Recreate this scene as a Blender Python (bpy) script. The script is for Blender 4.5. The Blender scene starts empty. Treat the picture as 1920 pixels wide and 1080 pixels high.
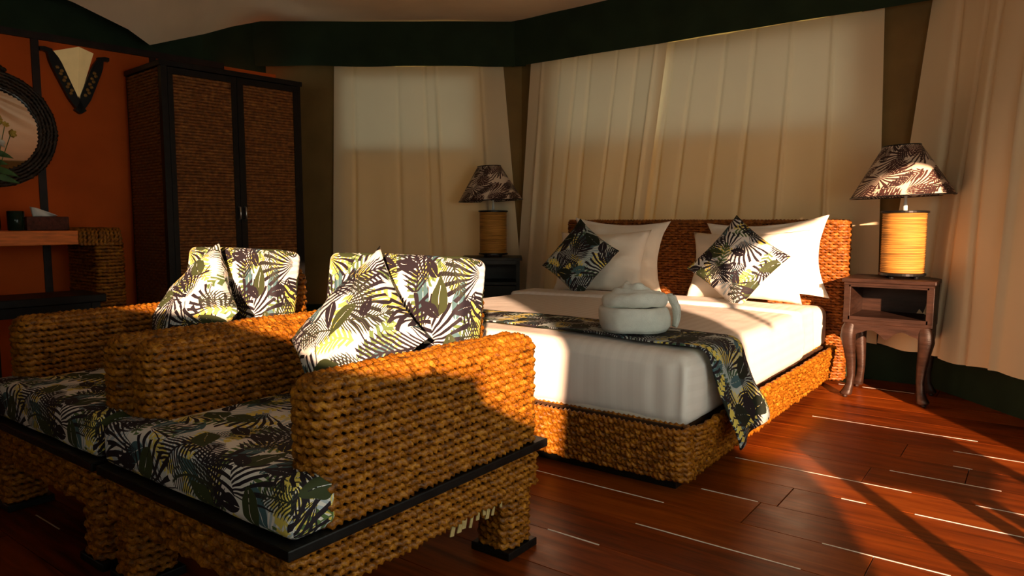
import bpy, bmesh, math, random
import numpy as np
from mathutils import Vector, Matrix, noise as mnoise

random.seed(7)
rng = np.random.default_rng(7)
SC = bpy.context.scene
COL = SC.collection
R = math.radians
PI = math.pi

# ------------------------------------------------------------------ camera
FPX, HORIZON, CAMH = 1334.0, 414.0, 1.05
PITCH = math.atan((540 - HORIZON) / FPX)
YAW = math.atan(995 * math.cos(PITCH) / FPX)
FW = Vector((-math.sin(YAW) * math.cos(PITCH), math.cos(YAW) * math.cos(PITCH), -math.sin(PITCH)))
RT = Vector((math.cos(YAW), math.sin(YAW), 0))
UP = RT.cross(FW)
cam_d = bpy.data.cameras.new('camera')
cam = bpy.data.objects.new('camera', cam_d)
COL.objects.link(cam)
cam_d.sensor_width = 36
cam_d.lens = FPX * 36 / 1920
cam_d.clip_start = 0.05
cam.matrix_world = Matrix(((RT.x, UP.x, -FW.x, 0), (RT.y, UP.y, -FW.y, 0), (RT.z, UP.z, -FW.z, CAMH), (0, 0, 0, 1)))
SC.camera = cam

# ------------------------------------------------------------------ light
world = bpy.data.worlds.new('sky')
SC.world = world
world.use_nodes = True
world.node_tree.nodes['Background'].inputs['Color'].default_value = (0.92, 0.98, 0.84, 1)
world.node_tree.nodes['Background'].inputs['Strength'].default_value = 2.9
SUN_AZ, SUN_EL = R(38), R(12)
SUN_L = Vector((-math.sin(SUN_AZ) * math.cos(SUN_EL), math.cos(SUN_AZ) * math.cos(SUN_EL), -math.sin(SUN_EL)))
sun_d = bpy.data.lights.new('sun', 'SUN')
sun_d.energy = 18.0
sun_d.color = (1.0, 0.61, 0.38)
sun_d.angle = R(0.8)
sun = bpy.data.objects.new('sun', sun_d)
COL.objects.link(sun)
sun.rotation_euler = SUN_L.to_track_quat('-Z', 'Y').to_euler()
sun.location = (4, -6, 4)

SC.view_settings.view_transform = 'Standard'
SC.view_settings.look = 'None'
SC.view_settings.exposure = 0.0
SC.view_settings.gamma = 1.0
SC.view_settings.use_curve_mapping = False

# ------------------------------------------------------------------ node helpers
def new_mat(name):
    m = bpy.data.materials.new(name)
    m.use_nodes = True
    nt = m.node_tree
    return m, nt, nt.nodes['Principled BSDF']

def nd(nt, typ, **kw):
    n = nt.nodes.new(typ)
    for k, v in kw.items():
        if k in n.inputs.keys():
            n.inputs[k].default_value = v
        else:
            setattr(n, k, v)
    return n

class V:
    """a scalar socket with arithmetic"""
    def __init__(s, nt, sock): s.nt, s.s = nt, sock
    def _o(s, op, *a):
        n = s.nt.nodes.new('ShaderNodeMath'); n.operation = op
        for i, x in enumerate((s,) + a):
            if isinstance(x, V): s.nt.links.new(x.s, n.inputs[i])
            else: n.inputs[i].default_value = x
        return V(s.nt, n.outputs[0])
    def __add__(s, o): return s._o('ADD', o)
    def __sub__(s, o): return s._o('SUBTRACT', o)
    def __mul__(s, o): return s._o('MULTIPLY', o)
    def __truediv__(s, o): return s._o('DIVIDE', o)
    def lt(s, o): return s._o('LESS_THAN', o)
    def gt(s, o): return s._o('GREATER_THAN', o)
    def cos(s): return s._o('COSINE')
    def sin(s): return s._o('SINE')
    def abs(s): return s._o('ABSOLUTE')
    def sqrt(s): return s._o('SQRT')
    def fract(s): return s._o('FRACT')
    def atan2(s, o): return s._o('ARCTAN2', o)
    def max(s, o): return s._o('MAXIMUM', o)
    def min(s, o): return s._o('MINIMUM', o)

def ramp(nt, fac, stops):
    n = nt.nodes.new('ShaderNodeValToRGB')
    cr = n.color_ramp
    while len(cr.elements) > 1: cr.elements.remove(cr.elements[-1])
    cr.elements[0].position = stops[0][0]; cr.elements[0].color = (*stops[0][1], 1)
    for p, c in stops[1:]:
        e = cr.elements.new(p); e.color = (*c, 1)
    nt.links.new(fac, n.inputs[0])
    return n.outputs[0]

def simple(name, col, rough=0.6, noise=0.0, nscale=12.0, bump=0.0, bscale=80.0, stretch=(1, 1, 1), metal=0.0, spec=0.22):
    m, nt, b = new_mat(name)
    b.inputs['Roughness'].default_value = rough
    b.inputs['Metallic'].default_value = metal
    b.inputs['Specular IOR Level'].default_value = spec
    tc = nd(nt, 'ShaderNodeTexCoord')
    mp = nd(nt, 'ShaderNodeMapping'); mp.inputs['Scale'].default_value = stretch
    nt.links.new(tc.outputs['Object'], mp.inputs[0])
    nz = nd(nt, 'ShaderNodeTexNoise', Scale=nscale, Detail=4.0)
    nt.links.new(mp.outputs[0], nz.inputs['Vector'])
    lo = tuple(max(0, c * (1 - noise)) for c in col); hi = tuple(min(1, c * (1 + noise)) for c in col)
    nt.links.new(ramp(nt, nz.outputs['Fac'], [(0.3, lo), (0.7, hi)]), b.inputs['Base Color'])
    if bump:
        n2 = nd(nt, 'ShaderNodeTexNoise', Scale=bscale, Detail=3.0)
        nt.links.new(mp.outputs[0], n2.inputs['Vector'])
        bp = nd(nt, 'ShaderNodeBump', Strength=bump, Distance=0.01)
        nt.links.new(n2.outputs['Fac'], bp.inputs['Height']); nt.links.new(bp.outputs[0], b.inputs['Normal'])
    return m

MAT = {}
def rope_mat(name, dark, mid, light, rough=0.38):
    m, nt, b = new_mat(name)
    tc = nd(nt, 'ShaderNodeTexCoord'); oi = nd(nt, 'ShaderNodeObjectInfo')
    ad = nd(nt, 'ShaderNodeVectorMath', operation='ADD')
    sc = nd(nt, 'ShaderNodeVectorMath', operation='SCALE'); sc.inputs['Scale'].default_value = 7.0
    cb = nd(nt, 'ShaderNodeCombineXYZ')
    nt.links.new(oi.outputs['Random'], cb.inputs[0]); nt.links.new(oi.outputs['Random'], cb.inputs[1])
    nt.links.new(cb.outputs[0], sc.inputs[0])
    nt.links.new(tc.outputs['Object'], ad.inputs[0]); nt.links.new(sc.outputs[0], ad.inputs[1])
    n1 = nd(nt, 'ShaderNodeTexNoise', Scale=34.0, Detail=3.0, Roughness=0.65)
    n2 = nd(nt, 'ShaderNodeTexNoise', Scale=230.0, Detail=2.0)
    nt.links.new(ad.outputs[0], n1.inputs['Vector']); nt.links.new(ad.outputs[0], n2.inputs['Vector'])
    f = V(nt, n1.outputs['Fac']) * 0.7 + V(nt, n2.outputs['Fac']) * 0.3
    nt.links.new(ramp(nt, f.s, [(0.34, dark), (0.5, mid), (0.66, light)]), b.inputs['Base Color'])
    b.inputs['Roughness'].default_value = rough
    b.inputs['Specular IOR Level'].default_value = 0.28
    bp = nd(nt, 'ShaderNodeBump', Strength=0.5, Distance=0.004)
    nt.links.new(n2.outputs['Fac'], bp.inputs['Height']); nt.links.new(bp.outputs[0], b.inputs['Normal'])
    return m
MAT['rope'] = rope_mat('water_hyacinth_rope', (0.060, 0.018, 0.0015), (0.265, 0.088, 0.005), (0.52, 0.215, 0.020))
MAT['rope_dark'] = rope_mat('headboard_weave', (0.09, 0.024, 0.004), (0.24, 0.070, 0.010), (0.46, 0.17, 0.03))
MAT['wicker'] = rope_mat('wardrobe_wicker', (0.09, 0.026, 0.006), (0.21, 0.070, 0.016), (0.40, 0.16, 0.04), 0.45)
MAT['mirror_rope'] = rope_mat('mirror_weave', (0.012, 0.007, 0.004), (0.03, 0.016, 0.009), (0.09, 0.05, 0.03))
MAT['cord'] = None
MAT['cord'] = simple('lamp_cord', (0.40, 0.185, 0.035), 0.55, 0.55, 2.6, 0.2, 120, (2, 2, 90))
MAT['core'] = simple('dark_brown_core', (0.045, 0.018, 0.005), 0.8, 0.3)  # dark brown core inside the rope wrapping
MAT['black_wood'] = simple('black_stained_wood', (0.006, 0.0055, 0.005), 0.42, 0.4, 20, 0.1, 60)
MAT['brown_wood'] = simple('dark_brown_wood', (0.028, 0.012, 0.007), 0.40, 0.35, 9, 0.15, 40, (1, 1, 6))
MAT['green_black_wood'] = simple('green_black_wood', (0.018, 0.020, 0.017), 0.5, 0.3)
MAT['table_wood'] = simple('orange_table_wood', (0.80, 0.20, 0.035), 0.45, 0.25, 8, 0.1, 40, (8, 1, 8))
MAT['red_wall'] = simple('burnt_orange_plaster', (0.60, 0.095, 0.008), 0.75, 0.12, 3, 0.05, 40)
MAT['trim_wood'] = simple('dark_trim_wood', (0.022, 0.010, 0.007), 0.5, 0.3)
MAT['canvas'] = simple('tan_canvas', (0.20, 0.120, 0.040), 0.85, 0.10, 5, 0.1, 300)
MAT['green'] = simple('dark_green_canvas', (0.016, 0.030, 0.014), 0.85, 0.2, 5, 0.1, 200)
MAT['black'] = simple('black_lacquer', (0.006, 0.006, 0.006), 0.35, 0.2)
MAT['towel'] = simple('white_terry', (0.80, 0.80, 0.72), 0.95, 0.05, 30, 0.6, 350)
MAT['pillow'] = simple('white_pillow_cotton', (0.93, 0.85, 0.73), 0.8, 0.02, 6, 0.12, 12)
MAT['steel'] = simple('brushed_steel', (0.55, 0.55, 0.55), 0.3, 0.1, 20, metal=1.0)
MAT['cream'] = simple('cream_paper_shade', (0.72, 0.52, 0.24), 0.8, 0.08, 10)
_b = MAT['cream'].node_tree.nodes['Principled BSDF']; _b.inputs['Emission Color'].default_value = (1.0, 0.62, 0.24, 1); _b.inputs['Emission Strength'].default_value = 0.16
MAT['gold'] = simple('gilt_carving', (0.30, 0.16, 0.04), 0.5, 0.5, 60)
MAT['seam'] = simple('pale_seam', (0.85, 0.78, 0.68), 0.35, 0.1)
MAT['ceil'] = simple('ceiling_liner', (0.84, 0.64, 0.44), 0.8, 0.05, 3, 0.1, 20)
MAT['pole_white'] = simple('white_lamp_stem', (0.75, 0.72, 0.65), 0.5, 0.05)
MAT['dark_glass'] = simple('dark_green_glass', (0.008, 0.02, 0.012), 0.12, 0.2)
MAT['tissue'] = simple('white_tissue', (0.8, 0.76, 0.7), 0.9, 0.03)
MAT['tissue_box'] = simple('red_brown_wicker_box', (0.09, 0.022, 0.012), 0.6, 0.4, 60, 0.3, 100)
MAT['leaf'] = simple('leaf_green', (0.06, 0.12, 0.03), 0.5, 0.4)
MAT['petal_w'] = simple('white_petal', (0.75, 0.68, 0.55), 0.6, 0.08)
MAT['petal_p'] = simple('magenta_petal', (0.35, 0.04, 0.10), 0.6, 0.3)
MAT['petal_y'] = simple('yellow_petal', (0.62, 0.42, 0.08), 0.6, 0.2)
MAT['straw'] = simple('pale_fibre', (0.42, 0.31, 0.13), 0.8, 0.2, 60)

def floor_mat():
    m, nt, b = new_mat('polished_red_brown_planks')
    tc = nd(nt, 'ShaderNodeTexCoord'); oi = nd(nt, 'ShaderNodeObjectInfo')
    cb = nd(nt, 'ShaderNodeCombineXYZ')
    nt.links.new((V(nt, oi.outputs['Random']) * 31.0).s, cb.inputs[0]); nt.links.new((V(nt, oi.outputs['Random']) * 17.0).s, cb.inputs[1])
    ad = nd(nt, 'ShaderNodeVectorMath', operation='ADD')
    nt.links.new(tc.outputs['Object'], ad.inputs[0]); nt.links.new(cb.outputs[0], ad.inputs[1])
    mp = nd(nt, 'ShaderNodeMapping'); mp.inputs['Scale'].default_value = (1.1, 13, 1)
    nt.links.new(ad.outputs[0], mp.inputs[0])
    n1 = nd(nt, 'ShaderNodeTexNoise', Scale=2.2, Detail=6.0, Roughness=0.62, Distortion=0.6)
    nt.links.new(mp.outputs[0], n1.inputs['Vector'])
    f = V(nt, n1.outputs['Fac']) * 0.8 + V(nt, oi.outputs['Random']) * 0.2
    nt.links.new(ramp(nt, f.s, [(0.25, (0.036, 0.006, 0.001)), (0.5, (0.190, 0.034, 0.003)), (0.72, (0.31, 0.068, 0.007))]), b.inputs['Base Color'])
    n2 = nd(nt, 'ShaderNodeTexNoise', Scale=9.0, Detail=4.0)
    nt.links.new(ad.outputs[0], n2.inputs['Vector'])
    nt.links.new((V(nt, n2.outputs['Fac']) * 0.25 + 0.22).s, b.inputs['Roughness'])
    b.inputs['Specular IOR Level'].default_value = 0.12
    bp = nd(nt, 'ShaderNodeBump', Strength=0.12, Distance=0.004)
    nt.links.new(n1.outputs['Fac'], bp.inputs['Height']); nt.links.new(bp.outputs[0], b.inputs['Normal'])
    return m
MAT['floor'] = floor_mat()

def cloth_mat(name, col, trans=0.35):
    m, nt, b = new_mat(name)
    out = nt.nodes['Material Output']
    nt.nodes.remove(b)
    d = nd(nt, 'ShaderNodeBsdfDiffuse'); t = nd(nt, 'ShaderNodeBsdfTranslucent'); mx = nd(nt, 'ShaderNodeMixShader', Fac=trans)
    tc = nd(nt, 'ShaderNodeTexCoord')
    nz = nd(nt, 'ShaderNodeTexNoise', Scale=2.0, Detail=3.0)
    nt.links.new(tc.outputs['Object'], nz.inputs['Vector'])
    c = ramp(nt, nz.outputs['Fac'], [(0.3, tuple(x * 0.94 for x in col)), (0.7, col)])
    nt.links.new(c, d.inputs['Color']); nt.links.new(c, t.inputs['Color'])
    nt.links.new(d.outputs[0], mx.inputs[1]); nt.links.new(t.outputs[0], mx.inputs[2]); nt.links.new(mx.outputs[0], out.inputs[0])
    return m
MAT['canvas_thin'] = cloth_mat('thin_tan_canvas', (0.66, 0.51, 0.27), 0.58)
MAT['curtain'] = cloth_mat('beige_voile', (0.86, 0.68, 0.43), 0.17)

def sheet_mat():
    m, nt, b = new_mat('white_satin_stripe_cotton')
    uv = nd(nt, 'ShaderNodeTexCoord'); sp = nd(nt, 'ShaderNodeSeparateXYZ')
    nt.links.new(uv.outputs['UV'], sp.inputs[0])
    s = (V(nt, sp.outputs[0]) * (1 / 0.052)).fract().gt(0.5)
    nt.links.new(ramp(nt, s.s, [(0.0, (0.80, 0.745, 0.685)), (1.0, (0.83, 0.775, 0.715))]), b.inputs['Base Color'])
    nt.links.new((s * -0.25 + 0.7).s, b.inputs['Roughness'])
    nz = nd(nt, 'ShaderNodeTexNoise', Scale=5.0, Detail=4.0)
    nt.links.new(uv.outputs['UV'], nz.inputs['Vector'])
    bp = nd(nt, 'ShaderNodeBump', Strength=0.15, Distance=0.02)
    nt.links.new(nz.outputs['Fac'], bp.inputs['Height']); nt.links.new(bp.outputs[0], b.inputs['Normal'])
    return m
MAT['sheet'] = sheet_mat()

# ---- the tropical print: layers of palm fans, feather fronds and leaves, one motif to a cell
def print_mat(name, base, layers, rough=0.75):
    m, nt, b = new_mat(name)
    uv = nd(nt, 'ShaderNodeTexCoord')
    nz = nd(nt, 'ShaderNodeTexNoise', Scale=9.0, Detail=2.0)
    nt.links.new(uv.outputs['UV'], nz.inputs['Vector'])
    sp0 = nd(nt, 'ShaderNodeSeparateXYZ'); nt.links.new(uv.outputs['UV'], sp0.inputs[0])
    sn = nd(nt, 'ShaderNodeSeparateColor'); nt.links.new(nz.outputs['Color'], sn.inputs[0])
    px = V(nt, sp0.outputs[0]) + (V(nt, sn.outputs[0]) - 0.5) * 0.035
    py = V(nt, sp0.outputs[1]) + (V(nt, sn.outputs[1]) - 0.5) * 0.035
    cur = None
    for kind, col, scale, ox, oy, keep, par in layers:
        x = px * scale + ox; y = py * scale + oy
        cb = nd(nt, 'ShaderNodeCombineXYZ'); nt.links.new(x.s, cb.inputs[0]); nt.links.new(y.s, cb.inputs[1])
        vo = nd(nt, 'ShaderNodeTexVoronoi', voronoi_dimensions='2D'); vo.inputs['Scale'].default_value = 1.0; vo.inputs['Randomness'].default_value = 0.7
        nt.links.new(cb.outputs[0], vo.inputs['Vector'])
        vp = nd(nt, 'ShaderNodeSeparateXYZ'); nt.links.new(vo.outputs['Position'], vp.inputs[0])
        vc = nd(nt, 'ShaderNodeSeparateColor'); nt.links.new(vo.outputs['Color'], vc.inputs[0])
        lx = x - V(nt, vp.outputs[0]); ly = y - V(nt, vp.outputs[1])
        th = V(nt, vc.outputs[0]) * 6.2832
        c, s = th.cos(), th.sin()
        rx = lx * c + ly * s; ry = ly * c - lx * s
        if kind == 'fan':
            n, spread, rad = par
            qx = rx + 0.42
            a = ry.atan2(qx); r = (qx * qx + ry * ry).sqrt()
            st = (a * n + r * 1.2).cos().gt(r * 0.9 - 0.45)
            mk = st * a.abs().lt(spread) * r.lt((a * n * 0.5).cos() * 0.06 + rad) * r.gt(0.05)
        elif kind == 'feather':
            n, duty, wid, slant = par
            v = (ry - rx * rx * 0.35).abs()
            w = (rx * rx * -4.0 + 1.0).max(0.0).sqrt() * wid
            st = ((rx - v * slant) * n).fract().lt(duty)
            w2 = w * (((rx - v * slant) * n * 6.283).cos() * 0.12 + 0.9)
            mk = (st * v.lt(w2)).max(v.lt(0.014) * rx.abs().lt(0.5))
        else:
            ln, wid = par
            v = ry.abs()
            t = rx / ln
            w = (t * t * -1.0 + 1.0).max(0.0) * (rx * -0.9 + 1.0) * wid
            mk = v.lt(w) * v.gt(0.007).max(rx.gt(ln * 0.5))
        mk = mk * V(nt, vc.outputs[1]).lt(keep)
        mx = nd(nt, 'ShaderNodeMix', data_type='RGBA')
        nt.links.new(mk.s, mx.inputs[0])
        if cur is None: mx.inputs[6].default_value = (*base, 1)
        else: nt.links.new(cur, mx.inputs[6])
        mx.inputs[7].default_value = (*col, 1)
        cur = mx.outputs[2]
    nt.links.new(cur, b.inputs['Base Color'])
    b.inputs['Roughness'].default_value = rough
    b.inputs['Specular IOR Level'].default_value = 0.25
    return m
BLK = (0.016, 0.011, 0.016); OLV = (0.040, 0.052, 0.018); YEL = (0.74, 0.60, 0.12); TEAL = (0.06, 0.13, 0.15); PALE = (0.45, 0.52, 0.56)
MAT['print'] = print_mat('tropical_leaf_print', (0.80, 0.76, 0.70), [
    ('fan', PALE, 5.0, 3.1, 7.7, 0.9, (34, 1.3, 0.80)),
    ('feather', YEL, 5.5, 1.3, 4.2, 0.85, (8, 0.62, 0.20, 0.9)),
    ('feather', (0.10, 0.16, 0.05), 6.0, 8.3, 2.9, 0.6, (7, 0.55, 0.22, 0.7)),
    ('leaf', TEAL, 6.5, 6.1, 0.4, 0.45, (0.40, 0.16)),
    ('feather', BLK, 4.3, 2.7, 9.1, 0.85, (15, 0.58, 0.30, 0.85)),
    ('fan', BLK, 4.6, 5.9, 5.3, 0.75, (30, 0.85, 0.78)),
    ('feather', YEL, 6.8, 4.4, 1.9, 0.30, (6, 0.7, 0.17, 0.6)),
    ('fan', BLK, 6.4, 2.2, 8.8, 0.55, (24, 0.8, 0.80)),
    ('feather', (0.03, 0.035, 0.02), 5.2, 7.1, 6.3, 0.5, (17, 0.5, 0.26, 0.95)),
    ('leaf', OLV, 6.2, 0.7, 3.6, 0.50, (0.40, 0.20)),
    ('leaf', BLK, 8.0, 9.7, 6.6, 0.28, (0.38, 0.17)),
])
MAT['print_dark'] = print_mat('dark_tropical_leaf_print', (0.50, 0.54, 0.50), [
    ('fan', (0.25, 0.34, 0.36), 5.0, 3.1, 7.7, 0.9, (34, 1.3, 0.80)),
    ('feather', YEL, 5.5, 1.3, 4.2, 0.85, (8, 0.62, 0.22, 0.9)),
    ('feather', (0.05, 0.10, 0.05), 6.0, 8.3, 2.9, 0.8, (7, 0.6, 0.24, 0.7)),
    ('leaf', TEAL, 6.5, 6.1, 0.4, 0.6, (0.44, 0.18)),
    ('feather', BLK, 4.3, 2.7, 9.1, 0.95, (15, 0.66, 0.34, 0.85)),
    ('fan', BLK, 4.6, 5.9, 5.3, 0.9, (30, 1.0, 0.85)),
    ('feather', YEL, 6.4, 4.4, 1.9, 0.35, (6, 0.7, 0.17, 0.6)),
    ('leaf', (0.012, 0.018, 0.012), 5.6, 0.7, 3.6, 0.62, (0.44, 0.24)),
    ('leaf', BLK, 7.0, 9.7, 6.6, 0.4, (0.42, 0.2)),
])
MAT['shade'] = print_mat('brown_palm_lampshade_print', (0.62, 0.50, 0.38), [
    ('feather', (0.075, 0.028, 0.022), 7.0, 1.2, 3.3, 1.0, (10, 0.70, 0.34, 0.8)),
    ('fan', (0.055, 0.022, 0.018), 6.0, 6.1, 1.7, 0.85, (26, 1.2, 0.85)),
    ('feather', (0.03, 0.014, 0.012), 8.0, 4.2, 8.3, 0.8, (9, 0.66, 0.30, 0.9)),
])
MAT['shade'].node_tree.nodes['Principled BSDF'].inputs['Roughness'].default_value = 0.6

def mirror_mat():
    m, nt, b = new_mat('mirror_glass')
    b.inputs['Base Color'].default_value = (0.85, 0.85, 0.82, 1); b.inputs['Metallic'].default_value = 1; b.inputs['Roughness'].default_value = 0.02
    return m
MAT['mirror'] = mirror_mat()
def glass_mat():
    m, nt, b = new_mat('clear_glass')
    b.inputs['Transmission Weight'].default_value = 1.0; b.inputs['Roughness'].default_value = 0.02; b.inputs['IOR'].default_value = 1.45
    return m
MAT['glass'] = glass_mat()
def screen_mat():
    m, nt, b = new_mat('window_insect_screen')
    out = nt.nodes['Material Output']
    t = nd(nt, 'ShaderNodeBsdfTransparent'); t.inputs[0].default_value = (0.9, 0.95, 1, 1)
    mx = nd(nt, 'ShaderNodeMixShader', Fac=0.38)
    b.inputs['Base Color'].default_value = (0.05, 0.05, 0.05, 1); b.inputs['Roughness'].default_value = 0.8
    nt.links.new(t.outputs[0], mx.inputs[1]); nt.links.new(b.outputs[0], mx.inputs[2]); nt.links.new(mx.outputs[0], out.inputs[0])
    return m
MAT['screen'] = screen_mat()

# ------------------------------------------------------------------ mesh helpers
def mesh(name, verts, faces, smooth=False, uvs=None, merge=False):
    me = bpy.data.meshes.new(name)
    me.from_pydata([tuple(map(float, v)) for v in verts], [], [tuple(map(int, f)) for f in faces])
    if uvs is not None:      # one uv per loop
        l = me.uv_layers.new(name='UVMap')
        l.data.foreach_set('uv', np.asarray(uvs, dtype=np.float32).ravel())
    if smooth:
        me.polygons.foreach_set('use_smooth', [True] * len(me.polygons))
    if merge:
        bm = bmesh.new(); bm.from_mesh(me); bmesh.ops.remove_doubles(bm, verts=bm.verts, dist=1e-5); bm.to_mesh(me); bm.free()
    me.update()
    return me

class MB:
    """collects pieces of ONE mesh"""
    def __init__(s): s.v, s.f = [], []
    def add(s, v, f):
        o = len(s.v); s.v += [tuple(x) for x in v]; s.f += [tuple(i + o for i in q) for q in f]; return s
    def box(s, x0, x1, y0, y1, z0, z1, b=0.0):
        if b <= 0:
            v = [(x, y, z) for z in (z0, z1) for y in (y0, y1) for x in (x0, x1)]
            return s.add(v, [(0, 2, 3, 1), (4, 5, 7, 6), (0, 1, 5, 4), (2, 6, 7, 3), (0, 4, 6, 2), (1, 3, 7, 5)])
        bm = bmesh.new(); bmesh.ops.create_cube(bm, size=1)
        for v in bm.verts:
            v.co = Vector(((x0 + x1) / 2 + v.co.x * (x1 - x0), (y0 + y1) / 2 + v.co.y * (y1 - y0), (z0 + z1) / 2 + v.co.z * (z1 - z0)))
        bmesh.ops.bevel(bm, geom=bm.edges[:], offset=b, segments=2, affect='EDGES', profile=0.5)
        bm.verts.index_update()
        s.add([v.co[:] for v in bm.verts], [[v.index for v in f.verts] for f in bm.faces]); bm.free()
        return s
    def lathe(s, prof, n=32, c=(0, 0, 0), caps=True):
        v, f = [], []
        for r, z in prof:
            for i in range(n):
                a = 2 * PI * i / n
                v.append((c[0] + r * math.cos(a), c[1] + r * math.sin(a), c[2] + z))
        for k in range(len(prof) - 1):
            for i in range(n):
                j = (i + 1) % n
                f.append((k * n + i, k * n + j, (k + 1) * n + j, (k + 1) * n + i))
        if caps:
            f.append(tuple(range(n - 1, -1, -1))); f.append(tuple(range((len(prof) - 1) * n, len(prof) * n)))
        return s.add(v, f)
    def tube(s, pts, r, n=8, caps=True):
        pts = [Vector(p) for p in pts]; v, f = [], []
        rr = r if isinstance(r, (list, tuple)) else [r] * len(pts)
        ref = None
        for i, p in enumerate(pts):
            t = (pts[min(i + 1, len(pts) - 1)] - pts[max(i - 1, 0)]).normalized()
            if ref is None:
                ref = t.orthogonal().normalized()
            ref = (ref - t * ref.dot(t)).normalized(); b = t.cross(ref)
            for k in range(n):
                a = 2 * PI * k / n
                v.append(p + (ref * math.cos(a) + b * math.sin(a)) * rr[i])
        for i in range(len(pts) - 1):
            for k in range(n):
                j = (k + 1) % n
                f.append((i * n + k, i * n + j, (i + 1) * n + j, (i + 1) * n + k))
        if caps:
            f.append(tuple(range(n - 1, -1, -1))); f.append(tuple(range((len(pts) - 1) * n, len(pts) * n)))
        return s.add(v, f)
    def me(s, name, smooth=False): return mesh(name, s.v, s.f, smooth)

def obj(name, me, mat, parent=None, loc=(0, 0, 0), rot=(0, 0, 0)):
    o = bpy.data.objects.new(name, me); COL.objects.link(o)
    if mat is not None:
        m = MAT[mat]
        if len(me.materials) == 0: me.materials.append(m)
    o.parent = parent; o.location = loc; o.rotation_euler = rot
    return o
def tag(o, label, cat, group=None):
    o['label'] = label; o['category'] = cat
    if group: o['group'] = group
    return o
def thing(name, label, cat, loc=(0, 0, 0), rotz=0, group=None):
    o = bpy.data.objects.new(name, None); COL.objects.link(o); o.empty_display_size = 0.1
    o.location = loc; o.rotation_euler = (0, 0, rotz)
    return tag(o, label, cat, group)
def struct(name, me, mat, parent=None):
    o = obj(name, me, mat, parent)
    if parent is None: o['kind'] = 'structure'
    return o
def copy_tree(o, parent=None):
    c = o.copy(); COL.objects.link(c); c.parent = parent
    for ch in list(o.children): copy_tree(ch, c)
    return c
def autosmooth(me, ang=40):
    bm = bmesh.new(); bm.from_mesh(me)
    for f in bm.faces: f.smooth = True
    for e in bm.edges:
        if len(e.link_faces) == 2 and e.calc_face_angle(0) > R(ang): e.smooth = False
    bm.to_mesh(me); bm.free(); return me

def rbox(name, w, d, h, r, step=0.05, deform=None, rs=4):
    """rounded box centred in x,y with z from 0 to h; uv in metres, unfolded from the top"""
    H = np.array([w / 2, d / 2, h / 2])
    def coords(half):
        n = max(1, int(round((2 * half - 2 * r) / step)))
        a = [-half + r * (1 - math.cos(PI / 2 * i / rs)) if False else -half + r * i / rs for i in range(rs)]
        m = list(np.linspace(-half + r, half - r, n + 1))
        return np.array(a + m + [-q for q in reversed(a)])
    cx, cy, cz = coords(H[0]), coords(H[1]), coords(H[2])
    vs, fs, uv = [], [], []
    def face(A, B, fn, uvf, flip):
        o = len(vs)
        nb = len(B)
        P = []
        for a in A:
            for b in B:
                p = np.array(fn(a, b)); core = np.clip(p, -(H - r), H - r); q = p - core
                # even angular spacing on the rounded part
                q = np.tan(np.clip(q / r, -1, 1) * PI / 4) * r
                l = np.linalg.norm(q)
                P.append(core + q / l * r if l > 1e-9 else p); vs.append(P[-1])
        for i in range(len(A) - 1):
            for j in range(nb - 1):
                q = [o + i * nb + j, o + (i + 1) * nb + j, o + (i + 1) * nb + j + 1, o + i * nb + j + 1]
                ab = [(A[i], B[j]), (A[i + 1], B[j]), (A[i + 1], B[j + 1]), (A[i], B[j + 1])]
                if flip: q.reverse(); ab.reverse()
                fs.append(q); uv.extend(uvf(a, b) for a, b in ab)
    face(cx, cy, lambda a, b: (a, b, H[2]), lambda a, b: (a, b), False)
    face(cx, cy, lambda a, b: (a, b, -H[2]), lambda a, b: (a + 3, b), True)
    face(cx, cz, lambda a, b: (a, -H[1], b), lambda a, b: (a, -H[1] - (H[2] - b)), False)
    face(cx, cz, lambda a, b: (a, H[1], b), lambda a, b: (a, H[1] + (H[2] - b)), True)
    face(cy, cz, lambda a, b: (H[0], a, b), lambda a, b: (H[0] + (H[2] - b), a), False)
    face(cy, cz, lambda a, b: (-H[0], a, b), lambda a, b: (-H[0] - (H[2] - b), a), True)
    vs = [np.array(v) + (0, 0, H[2]) for v in vs]
    if deform: vs = [deform(np.array(v)) for v in vs]
    return mesh(name, vs, fs, True, uv, merge=True)

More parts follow.
